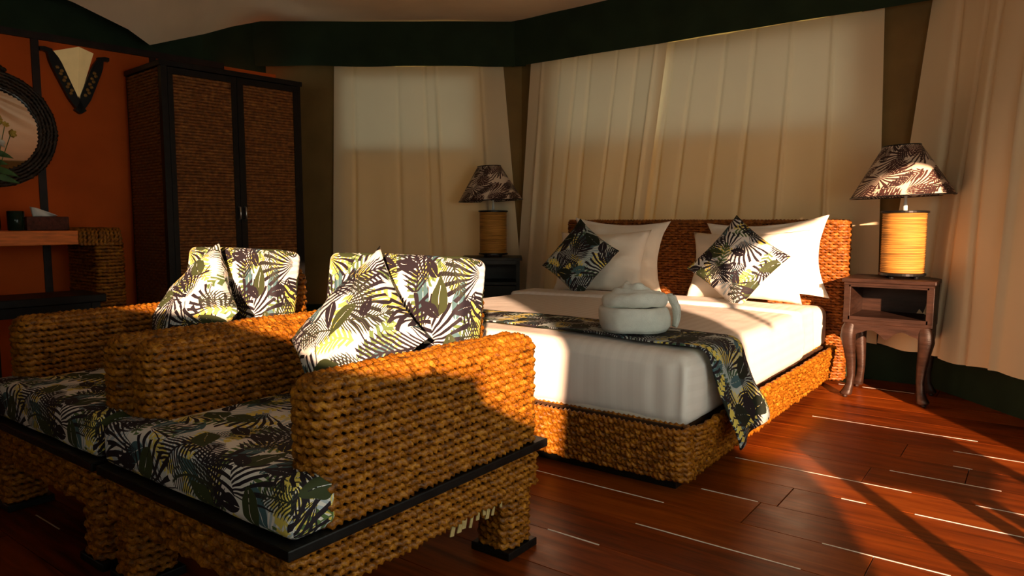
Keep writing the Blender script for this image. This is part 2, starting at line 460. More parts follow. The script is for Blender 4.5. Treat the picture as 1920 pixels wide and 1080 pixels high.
def pillow_mesh(name, w, h, t, flange=0.0, n=28, seed=0, pinch=0.10, clampz=None, wr=0.006):
    """pillow standing in the XZ plane, centred, front towards -Y; uv in metres"""
    g = np.linspace(-1, 1, n)
    vs, fs, uv = [], [], []
    def prof(a, b):
        fa = max(0.0, 1 - (abs(a) / (1 - flange)) ** 2.4) if flange else max(0.0, 1 - abs(a) ** 2.4)
        fb = max(0.0, 1 - (abs(b) / (1 - flange * w / h)) ** 2.4) if flange else max(0.0, 1 - abs(b) ** 2.4)
        return (fa * fb) ** 0.55
    for side in (-1, 1):
        o = len(vs)
        for i, a in enumerate(g):
            for j, b in enumerate(g):
                x = a * w / 2 * (1 - pinch * (1 - b * b) * a * a)
                z = b * h / 2 * (1 - pinch * (1 - a * a) * b * b)
                p = prof(a, b)
                e = mnoise.noise(Vector((x * 7 + seed, z * 9, side * 3.0))) * wr * 2 + mnoise.noise(Vector((x * 16 + seed, z * 22 + x * 9, side * 5.0))) * wr
                y = side * (t / 2 * p + e * min(1, p * 3))
                if flange and p == 0: y = side * 0.003 + mnoise.noise(Vector((x * 9, z * 9, seed))) * 0.015
                vs.append((x, y, z))
        for i in range(n - 1):
            for j in range(n - 1):
                q = [o + i * n + j, o + (i + 1) * n + j, o + (i + 1) * n + j + 1, o + i * n + j + 1]
                if side > 0: q.reverse()
                fs.append(q)
                for k in q:
                    i2, j2 = divmod(k - o, n)
                    uv.append((g[i2] * w / 2 + seed * 0.37 + side, g[j2] * h / 2 + seed * 0.21))
    # rim
    def idx(side, i, j): return (0 if side < 0 else n * n) + i * n + j
    ring = [(i, 0) for i in range(n)] + [(n - 1, j) for j in range(1, n)] + [(i, n - 1) for i in range(n - 2, -1, -1)] + [(0, j) for j in range(n - 2, 0, -1)]
    for k in range(len(ring)):
        a, b = ring[k], ring[(k + 1) % len(ring)]
        fs.append((idx(-1, *b), idx(-1, *a), idx(1, *a), idx(1, *b)))
        uv += [(g[q[0]] * w / 2 + seed * 0.37 - 1, g[q[1]] * h / 2 + seed * 0.21) for q in (b, a, a, b)]
    return mesh(name, vs, fs, True, uv, merge=not flange)

# ---- rope: a two-strand twisted cord that weaves in and out of upright stakes
def rope_path(P, Nrm, name, rad=0.0112, pitch=0.046, amp=0.0, wl=0.07, phase=0.0, closed=True, lobes=2, nc=8, spp=9):
    P = np.asarray(P, float); Nrm = np.asarray(Nrm, float)
    if closed: P = np.vstack([P, P[:1]]); Nrm = np.vstack([Nrm, Nrm[:1]])
    seg = np.linalg.norm(np.diff(P, axis=0), axis=1); S = np.concatenate([[0], np.cumsum(seg)])
    L = S[-1]
    turns = max(1, round(L / pitch)); pt = L / turns
    waves = max(1, round(L / wl))
    n = turns * spp
    s = np.linspace(0, L, n, endpoint=not closed)
    C = np.stack([np.interp(s, S, P[:, k]) for k in range(3)], 1)
    Nn = np.stack([np.interp(s, S, Nrm[:, k]) for k in range(3)], 1); Nn /= np.linalg.norm(Nn, axis=1)[:, None]
    if closed: T = np.roll(C, -1, 0) - np.roll(C, 1, 0)
    else: T = np.gradient(C, axis=0)
    T /= np.linalg.norm(T, axis=1)[:, None]
    Nn = Nn - T * np.sum(Nn * T, 1)[:, None]; Nn /= np.linalg.norm(Nn, axis=1)[:, None]
    B = np.cross(T, Nn)
    k = np.arange(n)
    jit = np.interp(s, np.linspace(0, L, max(4, int(L / 0.03))), rng.uniform(0.78, 1.20, max(4, int(L / 0.03))))
    if closed: jit[-4:] = jit[0]
    for AX, mag in ((Nn, 0.16), (B, 0.22)):
        m_ = max(5, int(L / 0.055)); w_ = rng.uniform(-1, 1, m_); w_[-1] = w_[0]
        C = C + AX * (np.interp(s, np.linspace(0, L, m_), w_) * rad * mag)[:, None]
    C = C + Nn * (amp * np.sin(2 * PI * waves * s / L + phase))[:, None]
    th = 2 * PI * np.arange(nc) / nc
    tw = 2 * PI * s / pt
    V_ = []
    for i in range(n):
        rr = rad * jit[i] * (1 + 0.34 * np.cos(lobes * (th - tw[i])) )
        V_.append(C[i] + np.outer(np.cos(th) * rr, Nn[i]) + np.outer(np.sin(th) * rr, B[i]))
    V_ = np.concatenate(V_)
    f = []
    m = n if closed else n - 1
    for i in range(m):
        i2 = (i + 1) % n
        for j in range(nc):
            j2 = (j + 1) % nc
            f.append((i * nc + j, i * nc + j2, i2 * nc + j2, i2 * nc + j))
    return V_, f

def rr_path(w, d, r, z=0.0, step=0.02):
    """rounded rectangle centred on the origin with outward normals"""
    P, N = [], []
    hw, hd = w / 2, d / 2
    for cx, cy, a0 in ((hw - r, hd - r, 0), (-hw + r, hd - r, 90), (-hw + r, -hd + r, 180), (hw - r, -hd + r, 270)):
        for k in range(7):
            a = R(a0 + 15 * k); P.append((cx + r * math.cos(a), cy + r * math.sin(a), z)); N.append((math.cos(a), math.sin(a), 0))
    Q, M = [], []
    for i in range(len(P)):
        a, b = np.array(P[i]), np.array(P[(i + 1) % len(P)]); na, nb = np.array(N[i]), np.array(N[(i + 1) % len(P)])
        n = max(1, int(np.linalg.norm(b - a) / step))
        for k in range(n):
            Q.append(a + (b - a) * k / n); M.append(na + (nb - na) * k / n)
    return Q, M
def rope_ring(name, w, d, r, **kw):
    v, f = rope_path(*rr_path(w, d, r), name, **kw)
    return mesh(name, v, f, True)

ROW = 0.0212
def wrapped(part, meshes, zs, cx=0, cy=0, mat='rope', shift=None):
    """rope rows round a part, one object each, the rows sharing mesh data"""
    for k, z in enumerate(zs):
        me = meshes[k % len(meshes)]
        sx, sy = shift(k) if shift else (0, 0)
        obj('rope_row', me, mat, part, (cx + sx, cy + sy, z))

# ------------------------------------------------------------------ pixel-free layout constants of the room
Y2 = 5.20                                   # wall behind the bed
C12 = Vector((-3.75, Y2, 0))                # corner of the two canvas walls
W1D = Vector((-RT.x, -RT.y, 0))             # direction of the left canvas wall, away from that corner
W1N = Vector((RT.y, -RT.x, 0))              # its inward normal
C10 = C12 + W1D * 2.25                      # its far end, behind the wardrobe
C23 = Vector((-0.52, Y2, 0))                # corner with the right canvas wall
W3D = Vector((0.317, -0.364, 0)).normalized()
W3N = Vector((-W3D.y * -1, 0, 0))
W3N = Vector((W3D.y, -W3D.x, 0)).normalized()
C34 = C23 + W3D * 2.45
WL_O = Vector((-5.32, 2.48, 0)); WL_D = Vector((math.sin(R(6)), math.cos(R(6)), 0)); WL_N = Vector((WL_D.y, -WL_D.x, 0))
ZTOP, ZVAL = 2.75, 2.37
FRONT_Y, RIGHT_X = -0.60, C34.x

# ---------------- floor: planks along X, seams every 0.2235 m
floor = struct('floor', MB().box(-6.2, 3.2, -1.6, 6.2, -0.10, -0.03).me('floor'), 'trim_wood')
plank_cache = {}
def plank(L):
    key = round(L, 2)
    if key not in plank_cache:
        plank_cache[key] = MB().box(-L / 2, L / 2, -0.1107, 0.1107, -0.028, 0, 0.0012).me('plank')
    return plank_cache[key]
for k in range(-8, 16):
    yc = 2.178 + 0.2235 * (k + 0.5)
    x = -6.0 - random.random() * 1.5
    while x < 1.9:
        L = random.choice((1.5, 1.9, 2.3))
        x1 = x + L
        if x1 > -5.9 and x < 1.9:
            obj('plank', plank(L - 0.003), 'floor', floor, ((x + x1) / 2, yc, random.uniform(-0.0008, 0.0)))
        x = x1
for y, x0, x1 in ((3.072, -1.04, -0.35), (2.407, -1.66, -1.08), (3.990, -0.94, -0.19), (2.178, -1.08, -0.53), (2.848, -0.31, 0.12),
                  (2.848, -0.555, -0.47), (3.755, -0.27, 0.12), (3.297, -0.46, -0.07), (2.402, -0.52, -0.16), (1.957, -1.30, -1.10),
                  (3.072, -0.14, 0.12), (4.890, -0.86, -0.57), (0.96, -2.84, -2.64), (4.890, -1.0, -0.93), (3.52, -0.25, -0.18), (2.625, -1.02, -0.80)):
    obj('seam_strip', MB().box(x0, x1, y - 0.0024, y + 0.0024, -0.01, 0.0006).me('seam_strip'), 'seam', floor)  # narrow pale strips along parts of the plank joints

# ---------------- walls
def wall_quad(mb, A, B, z0, z1, th, n):
    o = [A, B, B - n * th, A - n * th]
    v = [(p.x, p.y, z) for z in (z0, z1) for p in o]
    mb.add(v, [(0, 1, 2, 3), (4, 7, 6, 5), (0, 4, 5, 1), (1, 5, 6, 2), (2, 6, 7, 3), (3, 7, 4, 0)])
def windowed(name, A, B, n, w0, w1, z0, z1, mat='canvas', top=ZTOP):
    L = (B - A).length; D = (B - A) / L; mb = MB()
    wall_quad(mb, A, A + D * w0, 0, top, 0.03, n); wall_quad(mb, A + D * w1, B, 0, top, 0.03, n)
    wall_quad(mb, A + D * w0, A + D * w1, 0, z0, 0.03, n); wall_quad(mb, A + D * w0, A + D * w1, z1, top, 0.03, n)
    return struct(name, mb.me(name), mat)
def window(name, A, B, n, w0, w1, z0, z1):
    L = (B - A).length; D = (B - A) / L
    mb = MB(); wall_quad(mb, A + D * w0 - n * 0.012, A + D * w1 - n * 0.012, z0, z1, 0.004, n)
    w = struct(name, mb.me(name), 'screen')
    for a0, a1, b0, b1 in ((w0 - 0.03, w1 + 0.03, z0 - 0.03, z0), (w0 - 0.03, w1 + 0.03, z1, z1 + 0.03), (w0 - 0.03, w0, z0, z1), (w1, w1 + 0.03, z0, z1)):
        m2 = MB(); wall_quad(m2, A + D * a0 + n * 0.006, A + D * a1 + n * 0.006, b0, b1, 0.008, n)
        obj('window_border', m2.me('window_border'), 'canvas', w)
    return w
N2 = Vector((0, -1, 0))
windowed('wall_back', C12, C23, N2, 0.40, 2.70, 1.70, 2.31, 'canvas_thin')
window('window_2', C12, C23, N2, 0.40, 2.70, 1.70, 2.31)
t0 = 0.43; t1 = 1.58
windowed('wall_back_left', C12, C10, W1N, t0, t1, 1.69, 2.30, 'canvas_thin')
window('window_1', C12, C10, W1N, t0, t1, 1.69, 2.30)
mb = MB(); wall_quad(mb, C23, C34, 0, ZTOP, 0.03, W3N); struct('wall_right', mb.me('wall_right'), 'canvas')

# heavy doubled canvas over the tent corners
def corner_panel(name, A, B, n):
    mb = MB(); wall_quad(mb, A + n * 0.012, B + n * 0.012, 0, ZTOP, 0.01, n); struct(name, mb.me(name), 'canvas')
corner_panel('wall_corner_back', C12, C12 + Vector((0.34, 0, 0)), N2); corner_panel('wall_corner_back_left', C12, C12 + W1D * 0.34, W1N)
corner_panel('wall_corner_far_left', C12 + W1D * 1.60, C10, W1N); corner_panel('wall_corner_right', C23 - Vector((0.50, 0, 0)), C23, N2)

# left partition: burnt orange boards, dark battens and a top rail
LA, LB = WL_O - WL_D * 3.2, WL_O + WL_D * 1.22
mb = MB(); wall_quad(mb, LA, LB, 0, 2.26, 0.04, WL_N); struct('wall_left', mb.me('wall_left'), 'red_wall')
mb = MB(); wall_quad(mb, LA + WL_N * 0.02, LB - WL_D * 0.45 + WL_N * 0.02, 2.235, 2.28, 0.06, WL_N); struct('trim_1', mb.me('trim_1'), 'trim_wood')
for i, a in enumerate((-0.525, 0.215, -1.27, -2.0)):
    mb = MB(); wall_quad(mb, WL_O + WL_D * a + WL_N * 0.012, WL_O + WL_D * (a + 0.045) + WL_N * 0.012, 0, 2.24, 0.02, WL_N)
    struct('trim_%d' % (i + 2), mb.me('trim'), 'trim_wood')
mb = MB(); wall_quad(mb, C10, LB, 0, 2.2, 0.03, Vector((0.3, -0.95, 0))); struct('wall_corner', mb.me('wall_corner'), 'green')
mb = MB(); wall_quad(mb, C10, WL_O + WL_D * 0.62, 2.20, 3.1, 0.03, Vector((0.9, -0.3, 0)).normalized()); struct('wall_corner_upper', mb.me('wall_corner_upper'), 'green')
# dark canvas above the partition
def sheet_between(name, A, B, mat, nx=24, ny=6, fn=None):
    """ruled sheet between two polylines of equal length"""
    v, f = [], []
    A = [Vector(p) for p in A]; B = [Vector(p) for p in B]
    def samp(P, t):
        x = t * (len(P) - 1); i = min(int(x), len(P) - 2); return P[i].lerp(P[i + 1], x - i)
    for i in range(nx + 1):
        for j in range(ny + 1):
            p = samp(A, i / nx).lerp(samp(B, i / nx), j / ny)
            if fn: p = fn(p, i / nx, j / ny)
            v.append(p)
    for i in range(nx):
        for j in range(ny):
            a = i * (ny + 1) + j
            f.append((a, a + 1, a + ny + 2, a + ny + 1))
    return mesh(name, v, f, True)
def zz(p, z): return Vector((p.x, p.y, z))
struct('wall_left_canvas', sheet_between('wall_left_canvas', [zz(LA, 2.27), zz(WL_O + WL_D * 0.62, 2.27)], [zz(LA + WL_N * 0.02, 3.1), zz(WL_O + WL_D * 0.62, 3.1)], 'green'), 'green')

# green valance hanging along the wall tops, with soft waves
def valance(name, A, B, n, z0, z1, seed, off=0.155):
    def fn(p, a, b):
        k = mnoise.noise(Vector((a * 6 + seed, b * 0.8, 0))) * 0.018
        return p + n * k + Vector((0, 0, (1 - b) * mnoise.noise(Vector((a * 5, seed, 1))) * 0.012))
    return struct(name, sheet_between(name, [zz(A + n * off, z0), zz(B + n * off, z0)], [zz(A + n * (off + 0.02), z1), zz(B + n * (off + 0.02), z1)], 'green', 40, 6, fn), 'green')
valance('trim_6', C12 + W1D * -0.03, C10 + W1D * 0.35, W1N, ZVAL, ZTOP - 0.012, 1.0)
valance('trim_7', C12, C23 + Vector((0.05, 0, 0)), N2, ZVAL, ZTOP + 0.06, 2.0)
valance('trim_8', C23, C34, W3N, ZVAL + 0.06, ZTOP + 0.06, 3.0)
# green skirt along the foot of the canvas walls
def skirt(name, A, B, n):
    mb = MB(); wall_quad(mb, A + n * 0.035, B + n * 0.035, 0.0, 0.30, 0.03, n); struct(name, mb.me(name), 'green')
skirt('baseboard_back', C12, C23, N2); skirt('baseboard_back_left', C12, C10, W1N); skirt('baseboard_right', C23, C34, W3N)

# ceiling liner: cloth stretched from the wall tops towards the ridge
edge = [Vector(p) for p in ((-5.55, -0.65, 2.55), (-5.22, 0.6, 2.45), (-5.06, 1.75, 2.50), (-5.05, 2.1, 2.44), (-5.08, 2.45, 2.35), (-5.13, 2.62, 2.285), (-5.23, 3.1, 2.475), (-5.34, 3.4, 2.61))]
edge += [zz(C10 + W1N * 0.17 + W1D * -0.02, ZTOP - 0.01), zz(C12 + W1N * 0.13, ZTOP - 0.005), zz(C23 + Vector((-0.02, -0.13, 0)), ZTOP + 0.02), zz(C34 + W3N * 0.1, ZTOP + 0.02), Vector((RIGHT_X, 1.2, 2.78)), Vector((RIGHT_X, FRONT_Y, 2.78)), Vector((-2.2, FRONT_Y, 2.78))]
dense = []
for i in range(len(edge)):
    a, b = edge[i], edge[(i + 1) % len(edge)]
    n = max(2, int((b - a).length / 0.12))
    for k in range(n): dense.append(a.lerp(b, k / n))
APEX = Vector((-1.9, 1.7, 2.95)); rings = 26
v, f = [], []
for r_ in range(rings):
    t = (r_ / (rings - 1)) ** 1.3
    for i, p in enumerate(dense):
        q = p.lerp(APEX, t)
        # beyond the free hem on the left the cloth bellies upward quickly
        rise = 0.0
        if p.x < -4.9 and 0 < t < 1: rise = (2.74 - p.z) * (1 - (1 - min(1, t / 0.32)) ** 2)
        ang = i / len(dense) * 2 * PI
        wr = mnoise.noise(Vector((q.x * 1.1, q.y * 1.1, 2))) * 0.05 + mnoise.noise(Vector((ang * 9, t * 1.5, 4))) * 0.035
        wr += abs(mnoise.noise(Vector((ang * 22, t * 2.0, 9)))) * -0.03
        q.z += rise + (wr - 0.07 * math.sin(PI * min(1, t * 1.2))) * min(1, t * 7)
        v.append(q)
nn = len(dense)
for r_ in range(rings - 1):
    for i in range(nn):
        j = (i + 1) % nn
        f.append((r_ * nn + i, r_ * nn + j, (r_ + 1) * nn + j, (r_ + 1) * nn + i))
struct('ceiling', mesh('ceiling', v, f, True), 'ceil')
# outer roof of the tent above the liner
struct('ceiling_outer', MB().box(-6.0, RIGHT_X + 0.3, FRONT_Y - 0.3, Y2 + 0.3, 3.12, 3.16).me('ceiling_outer'), 'green')

# ---------------- the sun side of the tent, behind the photographer: unseen canvas walls, doorways cut to shape the sun patches
LV = Vector((-math.sin(SUN_AZ), math.cos(SUN_AZ))); RV = Vector((math.cos(SUN_AZ), math.sin(SUN_AZ))); TE = math.tan(SUN_EL)
def flat_wall(name, outer, hole, to3, mat):
    bm = bmesh.new()
    for loop in (outer, hole):
        vs = [bm.verts.new(to3(a, b)) for a, b in loop]
        for i in range(len(vs)): bm.edges.new((vs[i], vs[(i + 1) % len(vs)]))
    bmesh.ops.triangle_fill(bm, use_beauty=True, use_dissolve=False, edges=bm.edges[:])
    me = bpy.data.meshes.new(name); bm.to_mesh(me); bm.free()
    o = struct(name, me, mat)
    s = o.modifiers.new('thickness', 'SOLIDIFY'); s.thickness = 0.012
    return o
# added unseen roof outside the doorways, holding back the upper sky
struct('ceiling_sky_blocker', MB().box(-6.0, RIGHT_X + 1.6, FRONT_Y - 1.5, FRONT_Y - 0.05, 2.56, 2.60).box(RIGHT_X + 0.05, RIGHT_X + 1.6, FRONT_Y - 0.05, 3.6, 2.56, 2.60).me('ceiling_sky_blocker'), 'green')
# doorway on the right side (plane x = RIGHT_X); outline given as sideways offset u and height h across the low sun
right_uh = [(0.95, 0.10), (1.00, 0.30), (1.134, 0.42), (1.23, 0.50), (1.29, 0.555), (1.32, 0.63), (1.27, 0.645), (1.115, 0.665), (1.13, 0.89), (1.15, 1.05), (1.125, 1.15),
            (1.13, 1.31), (1.09, 1.37), (1.01, 1.44), (0.96, 1.49), (1.15, 1.60), (1.36, 1.70), (1.365, 1.28), (1.39, 1.25), (1.415, 1.28), (1.425, 1.73), (1.60, 1.81),
            (1.79, 1.935), (1.90, 1.96), (2.05, 2.00), (2.10, 2.06), (2.175, 2.14), (2.34, 2.20), (2.44, 2.18), (2.485, 1.96), (2.48, 1.70), (2.42, 1.20), (2.405, 0.90), (2.405, 0.35)]
hole = []
for u, h in right_uh:
    y = (u - RV.x * RIGHT_X) / RV.y; s = LV.x * RIGHT_X + LV.y * y
    hole.append((y, max(0.01, h - s * TE)))
flat_wall('wall_right_front', [(C34.y, 0), (FRONT_Y, 0), (FRONT_Y, 2.8), (C34.y, 2.8)], hole, lambda a, b: (RIGHT_X, a, b), 'canvas')
left_uh = [(0.27, 0.66), (0.28, 0.90), (0.295, 1.13), (0.235, 1.33), (0.11, 1.50), (0.01, 1.59), (-0.17, 1.66), (-0.60, 1.73), (-1.10, 1.82), (-1.55, 1.90),
           (-1.62, 1.60), (-1.60, 1.33), (-1.45, 1.31), (-1.0, 1.25), (-0.726, 1.17), (-0.54, 1.08), (-0.243, 1.036), (-0.167, 1.05), (-0.06, 1.03), (-0.03, 0.957), (0.09, 0.888), (0.128, 0.877), (0.20, 0.70)]
hole = []
for u, h in left_uh:
    x = (u - RV.y * FRONT_Y) / RV.x; s = LV.x * x + LV.y * FRONT_Y
    hole.append((x, h - s * TE))
flat_wall('wall_front', [(RIGHT_X, 0), (-5.9, 0), (-5.9, 2.8), (RIGHT_X, 2.8)], hole, lambda a, b: (a, FRONT_Y, b), 'canvas')

# ------------------------------------------------------------------ curtains
def curtain(name, label, TL, TR, BL, BR, z1, z0, n, creases, seed, amp=0.016):
    """cloth hung from TL-TR at z1 to BL-BR at z0; n points into the room; creases = (position, width, depth)"""
    nx, ny = 150, 26
    v, f = [], []
    for i in range(nx + 1):
        a = i / nx
        for j in range(ny + 1):
            b = j / ny
            p = TL.lerp(TR, a).lerp(BL.lerp(BR, a), b)
            off = amp * (math.sin(a * 17 + seed + b * 0.8) * 0.55 + math.sin(a * 39 + seed * 2 - b * 1.3) * 0.12 + mnoise.noise(Vector((a * 9 + seed, b * 1.5, 0))) * 0.9)
            for pos, wd, dp in creases:
                d = (a - pos - 0.02 * (b - 0.3) * math.sin(seed + pos * 40)) / wd
                off += dp * math.exp(-d * d)
            zt = z1 + mnoise.noise(Vector((a * 8, seed, 3))) * 0.006
            zb = z0 + 0.008 * math.sin(a * 30 + seed)
            q = p + n * (off * (0.35 + 0.65 * min(1, b * 2.5)))
            v.append((q.x, q.y, zt + (zb - zt) * b))
    for i in range(nx):
        for j in range(ny):
            k = i * (ny + 1) + j
            f.append((k, k + 1, k + ny + 2, k + ny + 1))
    o = obj(name, mesh(name, v, f, True), 'curtain')
    return tag(o, label, 'curtain', 'window curtains')
def on1(t, off=0.055): return C12 + W1D * t + W1N * off
cr = lambda *ps: [(p, random.uniform(0.006, 0.012), random.choice((-1, 1)) * random.uniform(0.022, 0.035)) for p in ps]
curtain('curtain', 'beige curtain on the canvas wall behind the smaller left bedside lamp', on1(1.64), on1(0.165), on1(1.70), on1(-0.02), ZVAL + 0.02, 0.25, W1N, cr(0.12, 0.37, 0.53, 0.60, 0.86), 1.3, 0.013)
def on2(x, off=0.075): return Vector((x, Y2 - off, 0))
curtain('curtain', 'left panel of the wide beige curtain behind the bed, tightly gathered', on2(-3.585, 0.10), on2(-2.33, 0.10), on2(-3.76, 0.10), on2(-2.60, 0.10), ZVAL + 0.02, 0.25, N2, cr(0.10, 0.24, 0.36, 0.47, 0.66, 0.80, 0.93), 3.1, 0.018)
curtain('curtain', 'right panel of the wide beige curtain behind the bed and the headboard', on2(-2.36, 0.06), on2(-0.875, 0.075), on2(-2.66, 0.06), on2(-0.83, 0.075), ZVAL + 0.02, 0.25, N2, cr(0.05, 0.16, 0.31, 0.45, 0.62, 0.80), 5.7, 0.014)
def on3(t, off=0.09): return C23 + W3D * t + W3N * off
curtain('curtain', 'beige curtain beside the right bedside lamp, at the right edge of the photo', on3(-0.02), on3(1.9), Vector((-0.80, 5.04, 0)), on3(1.95), ZVAL + 0.14, 0.26, W3N, cr(0.13, 0.24, 0.31, 0.42, 0.55, 0.7, 0.85), 8.2, 0.03)

# ------------------------------------------------------------------ bed
BX, BW = -2.03, 2.04                 # centre x and outer width of the frame
bed = thing('bed', 'wide bed with a woven rope headboard and low woven rope side rails', 'bed', (BX, 2.46, 0))
obj('plinth', MB().box(-0.93, 0.93, 0.10, 2.3, 0.0, 0.06).me('plinth'), 'black', bed)
zs = [0.062 + ROW * k for k in range(10)]
fr = obj('foot_rail', MB().box(-0.96, 0.96, 0.068, 0.082, 0.055, 0.26).me('foot_rail'), 'core', bed)
ms = [rope_ring('rope_row', 1.985, 0.085, 0.03, amp=0.004, wl=0.085, phase=p, rad=0.0125) for p in (0, PI)]
wrapped(fr, ms, zs, 0, 0.055, shift=lambda k: (0, 0.035 * (1 - k / 9)))
for sx in (1, -1):
    sr = obj('side_rail', MB().box(sx * 0.952 - 0.008, sx * 0.952 + 0.008, 0.16, 2.33, 0.055, 0.26).me('side_rail'), 'core', bed)
    ms = [rope_ring('rope_row', 0.085, 2.25, 0.03, amp=0.004, wl=0.085, phase=p, rad=0.0125) for p in (0, PI)]
    wrapped(sr, ms, zs, sx * 0.975, 1.235, shift=lambda k: (-sx * 0.035 * (1 - k / 9), 0))
hb = obj('headboard', MB().box(-1.02, 1.02, 2.445, 2.515, 0.02, 1.035).me('headboard'), 'core', bed)
mb = MB()
for k in range(56):
    z = 0.03 + k * 0.0183
    v_, f_ = rope_path(*rr_path(2.085, 0.10, 0.035), 'w', rad=0.0105, pitch=0.05, amp=0.0045, wl=0.06, phase=PI * (k % 2), nc=6, spp=6)
    v_ = v_ + np.array([0, 2.48, z]); mb.add(v_, f_)
for q in (0.03, 0.0):
    v_, f_ = rope_path(*rr_path(2.03 + q * 2 - 0.02, 0.05 + q, 0.02), 'w', rad=0.0105, pitch=0.05, nc=6, spp=6)
    mb.add(v_ + np.array([0, 2.48, 1.046]), f_)
w = obj('rope_weave', mb.me('rope_weave', True), 'rope_dark', hb); w['kind'] = 'stuff'

def mattress_def(p):
    x, y, z = p
    puff = 0.018 * max(0, 1 - (x / 0.97) ** 2) * max(0, 1 - (y / 1.15) ** 4) * (z > 0.2)
    return np.array([x, y, z + puff])
mt = obj('mattress', rbox('mattress', 1.90, 2.34, 0.27, 0.06, 0.12, mattress_def), 'pillow', None, (BX, 3.715, 0.235))
tag(mt, 'thick white mattress on the woven bed, bare beside the headboard', 'mattress')

def sheet_def(p):
    x, y, z = p
    w_ = mnoise.noise(Vector((x * 3, y * 3, z * 3))) * 0.006 + mnoise.noise(Vector((x * 11, y * 9, z * 7))) * 0.0022
    top = 0.016 * max(0, 1 - (x / 1.0) ** 2) if z > 0.22 else 0
    dx = dy = 0
    if z < 0.25:                       # bulge of the hanging sides, gathers near the front corner
        k = math.sin(PI * min(1, max(0, z / 0.29)))
        if y < -0.70: dy = -0.016 * k + 0.006 * math.sin(x * 38) * k * (1 if x > 0.8 else 0.25)
        if y < -0.76 and z > 0.02: dy -= 0.010 * math.exp(-((x - 0.885 - 0.03 * (0.2 - z)) / 0.020) ** 2) * min(1, z / 0.1) - 0.010 * math.exp(-((x - 0.925) / 0.022) ** 2)
        if abs(x) > 0.9:
            dx = math.copysign(1, x) * (0.012 * k + 0.008 * k * math.sin(y * 42) * math.exp(-((y + 0.78) / 0.22) ** 2))
    return np.array([x + dx + w_ * 0.6, y + dy + w_ * 0.6, z + top + w_])
sh = obj('bed_sheet', rbox('bed_sheet', 1.965, 1.66, 0.285, 0.055, 0.024, sheet_def), 'sheet', None, (BX, 3.375, 0.248))
tag(sh, 'white striped bed sheet tucked over the mattress', 'bed sheet')
def fold_def(p):
    x, y, z = p
    w_ = mnoise.noise(Vector((x * 3 + 5, y * 7, z * 3))) * 0.006
    top = 0.016 * max(0, 1 - (x / 1.0) ** 2) if z > 0.15 else 0
    yy = y + 0.02 * math.sin(x * 2.2 + 1) + (0.05 * ((0.25 - z) / 0.25) if abs(x) > 0.95 else 0)
    return np.array([x + w_, yy + w_, z + top + w_])
fo = obj('sheet_fold', rbox('sheet_fold', 1.985, 0.30, 0.27, 0.030, 0.035, fold_def, rs=3), 'sheet', sh, (0, 0.83, 0.034))
fo['label'] = 'turned-down white top edge'

# runner across the foot end, hanging over the right side
def runner():
    prof = []                               # (x offset from right top edge, z) from left to the hanging right end
    for k in range(60): prof.append((-3.03 + (1.95) * k / 59, 0.548 + 0.016 * max(0, 1 - ((-3.03 + 1.95 * k / 59 - BX) / 1.0) ** 2)))
    for k in range(1, 9):
        a = R(90 - 10 * k); prof.append((-1.075 + 0.062 * math.cos(a), 0.486 + 0.062 * math.sin(a)))
    prof += [(-1.008, 0.44), (-1.000, 0.40), (-0.993, 0.36), (-0.982, 0.32), (-0.965, 0.285), (-0.948, 0.25), (-0.94, 0.215), (-0.938, 0.18)]
    S = [0]
    for a, b in zip(prof, prof[1:]): S.append(S[-1] + math.hypot(b[0] - a[0], b[1] - a[1]))
    ny = 16; v, f, uv = [], [], []
    for i, (x, z) in enumerate(prof):
        hang = max(0, (0.5 - z) / 0.32) if x > -1.1 else 0
        for j in range(ny + 1):
            b = j / ny
            y = 2.665 + 0.37 * b + hang * (0.075 + 0.06 * b) + 0.012 * math.sin(x * 6)
            wv = 0.014 * hang * math.sin(b * 9 + 1)
            zz_ = z + mnoise.noise(Vector((x * 5, y * 8, 1))) * 0.005 - (0.035 * hang * (1 - b) if hang > 0.6 else 0) + (0.02 * hang * b)
            v.append((x + wv + 0.012 * hang, y, zz_))
    for i in range(len(prof) - 1):
        for j in range(ny):
            k = i * (ny + 1) + j
            q = (k, k + ny + 1, k + ny + 2, k + 1)
            f.append(q)
            for m in q:
                i2, j2 = divmod(m, ny + 1); uv.append((S[i2], 0.37 * j2 / ny + 5))
    return mesh('bed_runner', v, f, True, uv)
rn = obj('bed_runner', runner(), 'print_dark')
md = rn.modifiers.new('thickness', 'SOLIDIFY'); md.thickness = 0.006; md.offset = 1
tag(rn, 'dark green leaf-print runner laid across the foot of the bed', 'bed runner')

def place_pillow(name, me, mat, c, spin, lean, yaw, label, cat, group):
    M_ = Matrix.Rotation(yaw, 4, 'Z') @ Matrix.Rotation(lean, 4, 'X') @ Matrix.Rotation(spin, 4, 'Y')
    zf = (0.556 if cat == 'cushion' else 0.526) - c.z            # the bed holds its underside up
    for v in me.vertices:
        p = M_ @ v.co
        if p.z < zf: p.y += (zf - p.z) * 0.1; p.z = zf + (zf - p.z) * 0.06
        v.co = p
    o = obj(name, me, mat, None, c)
    return tag(o, label, cat, group)
GP = 'white pillows on the bed'
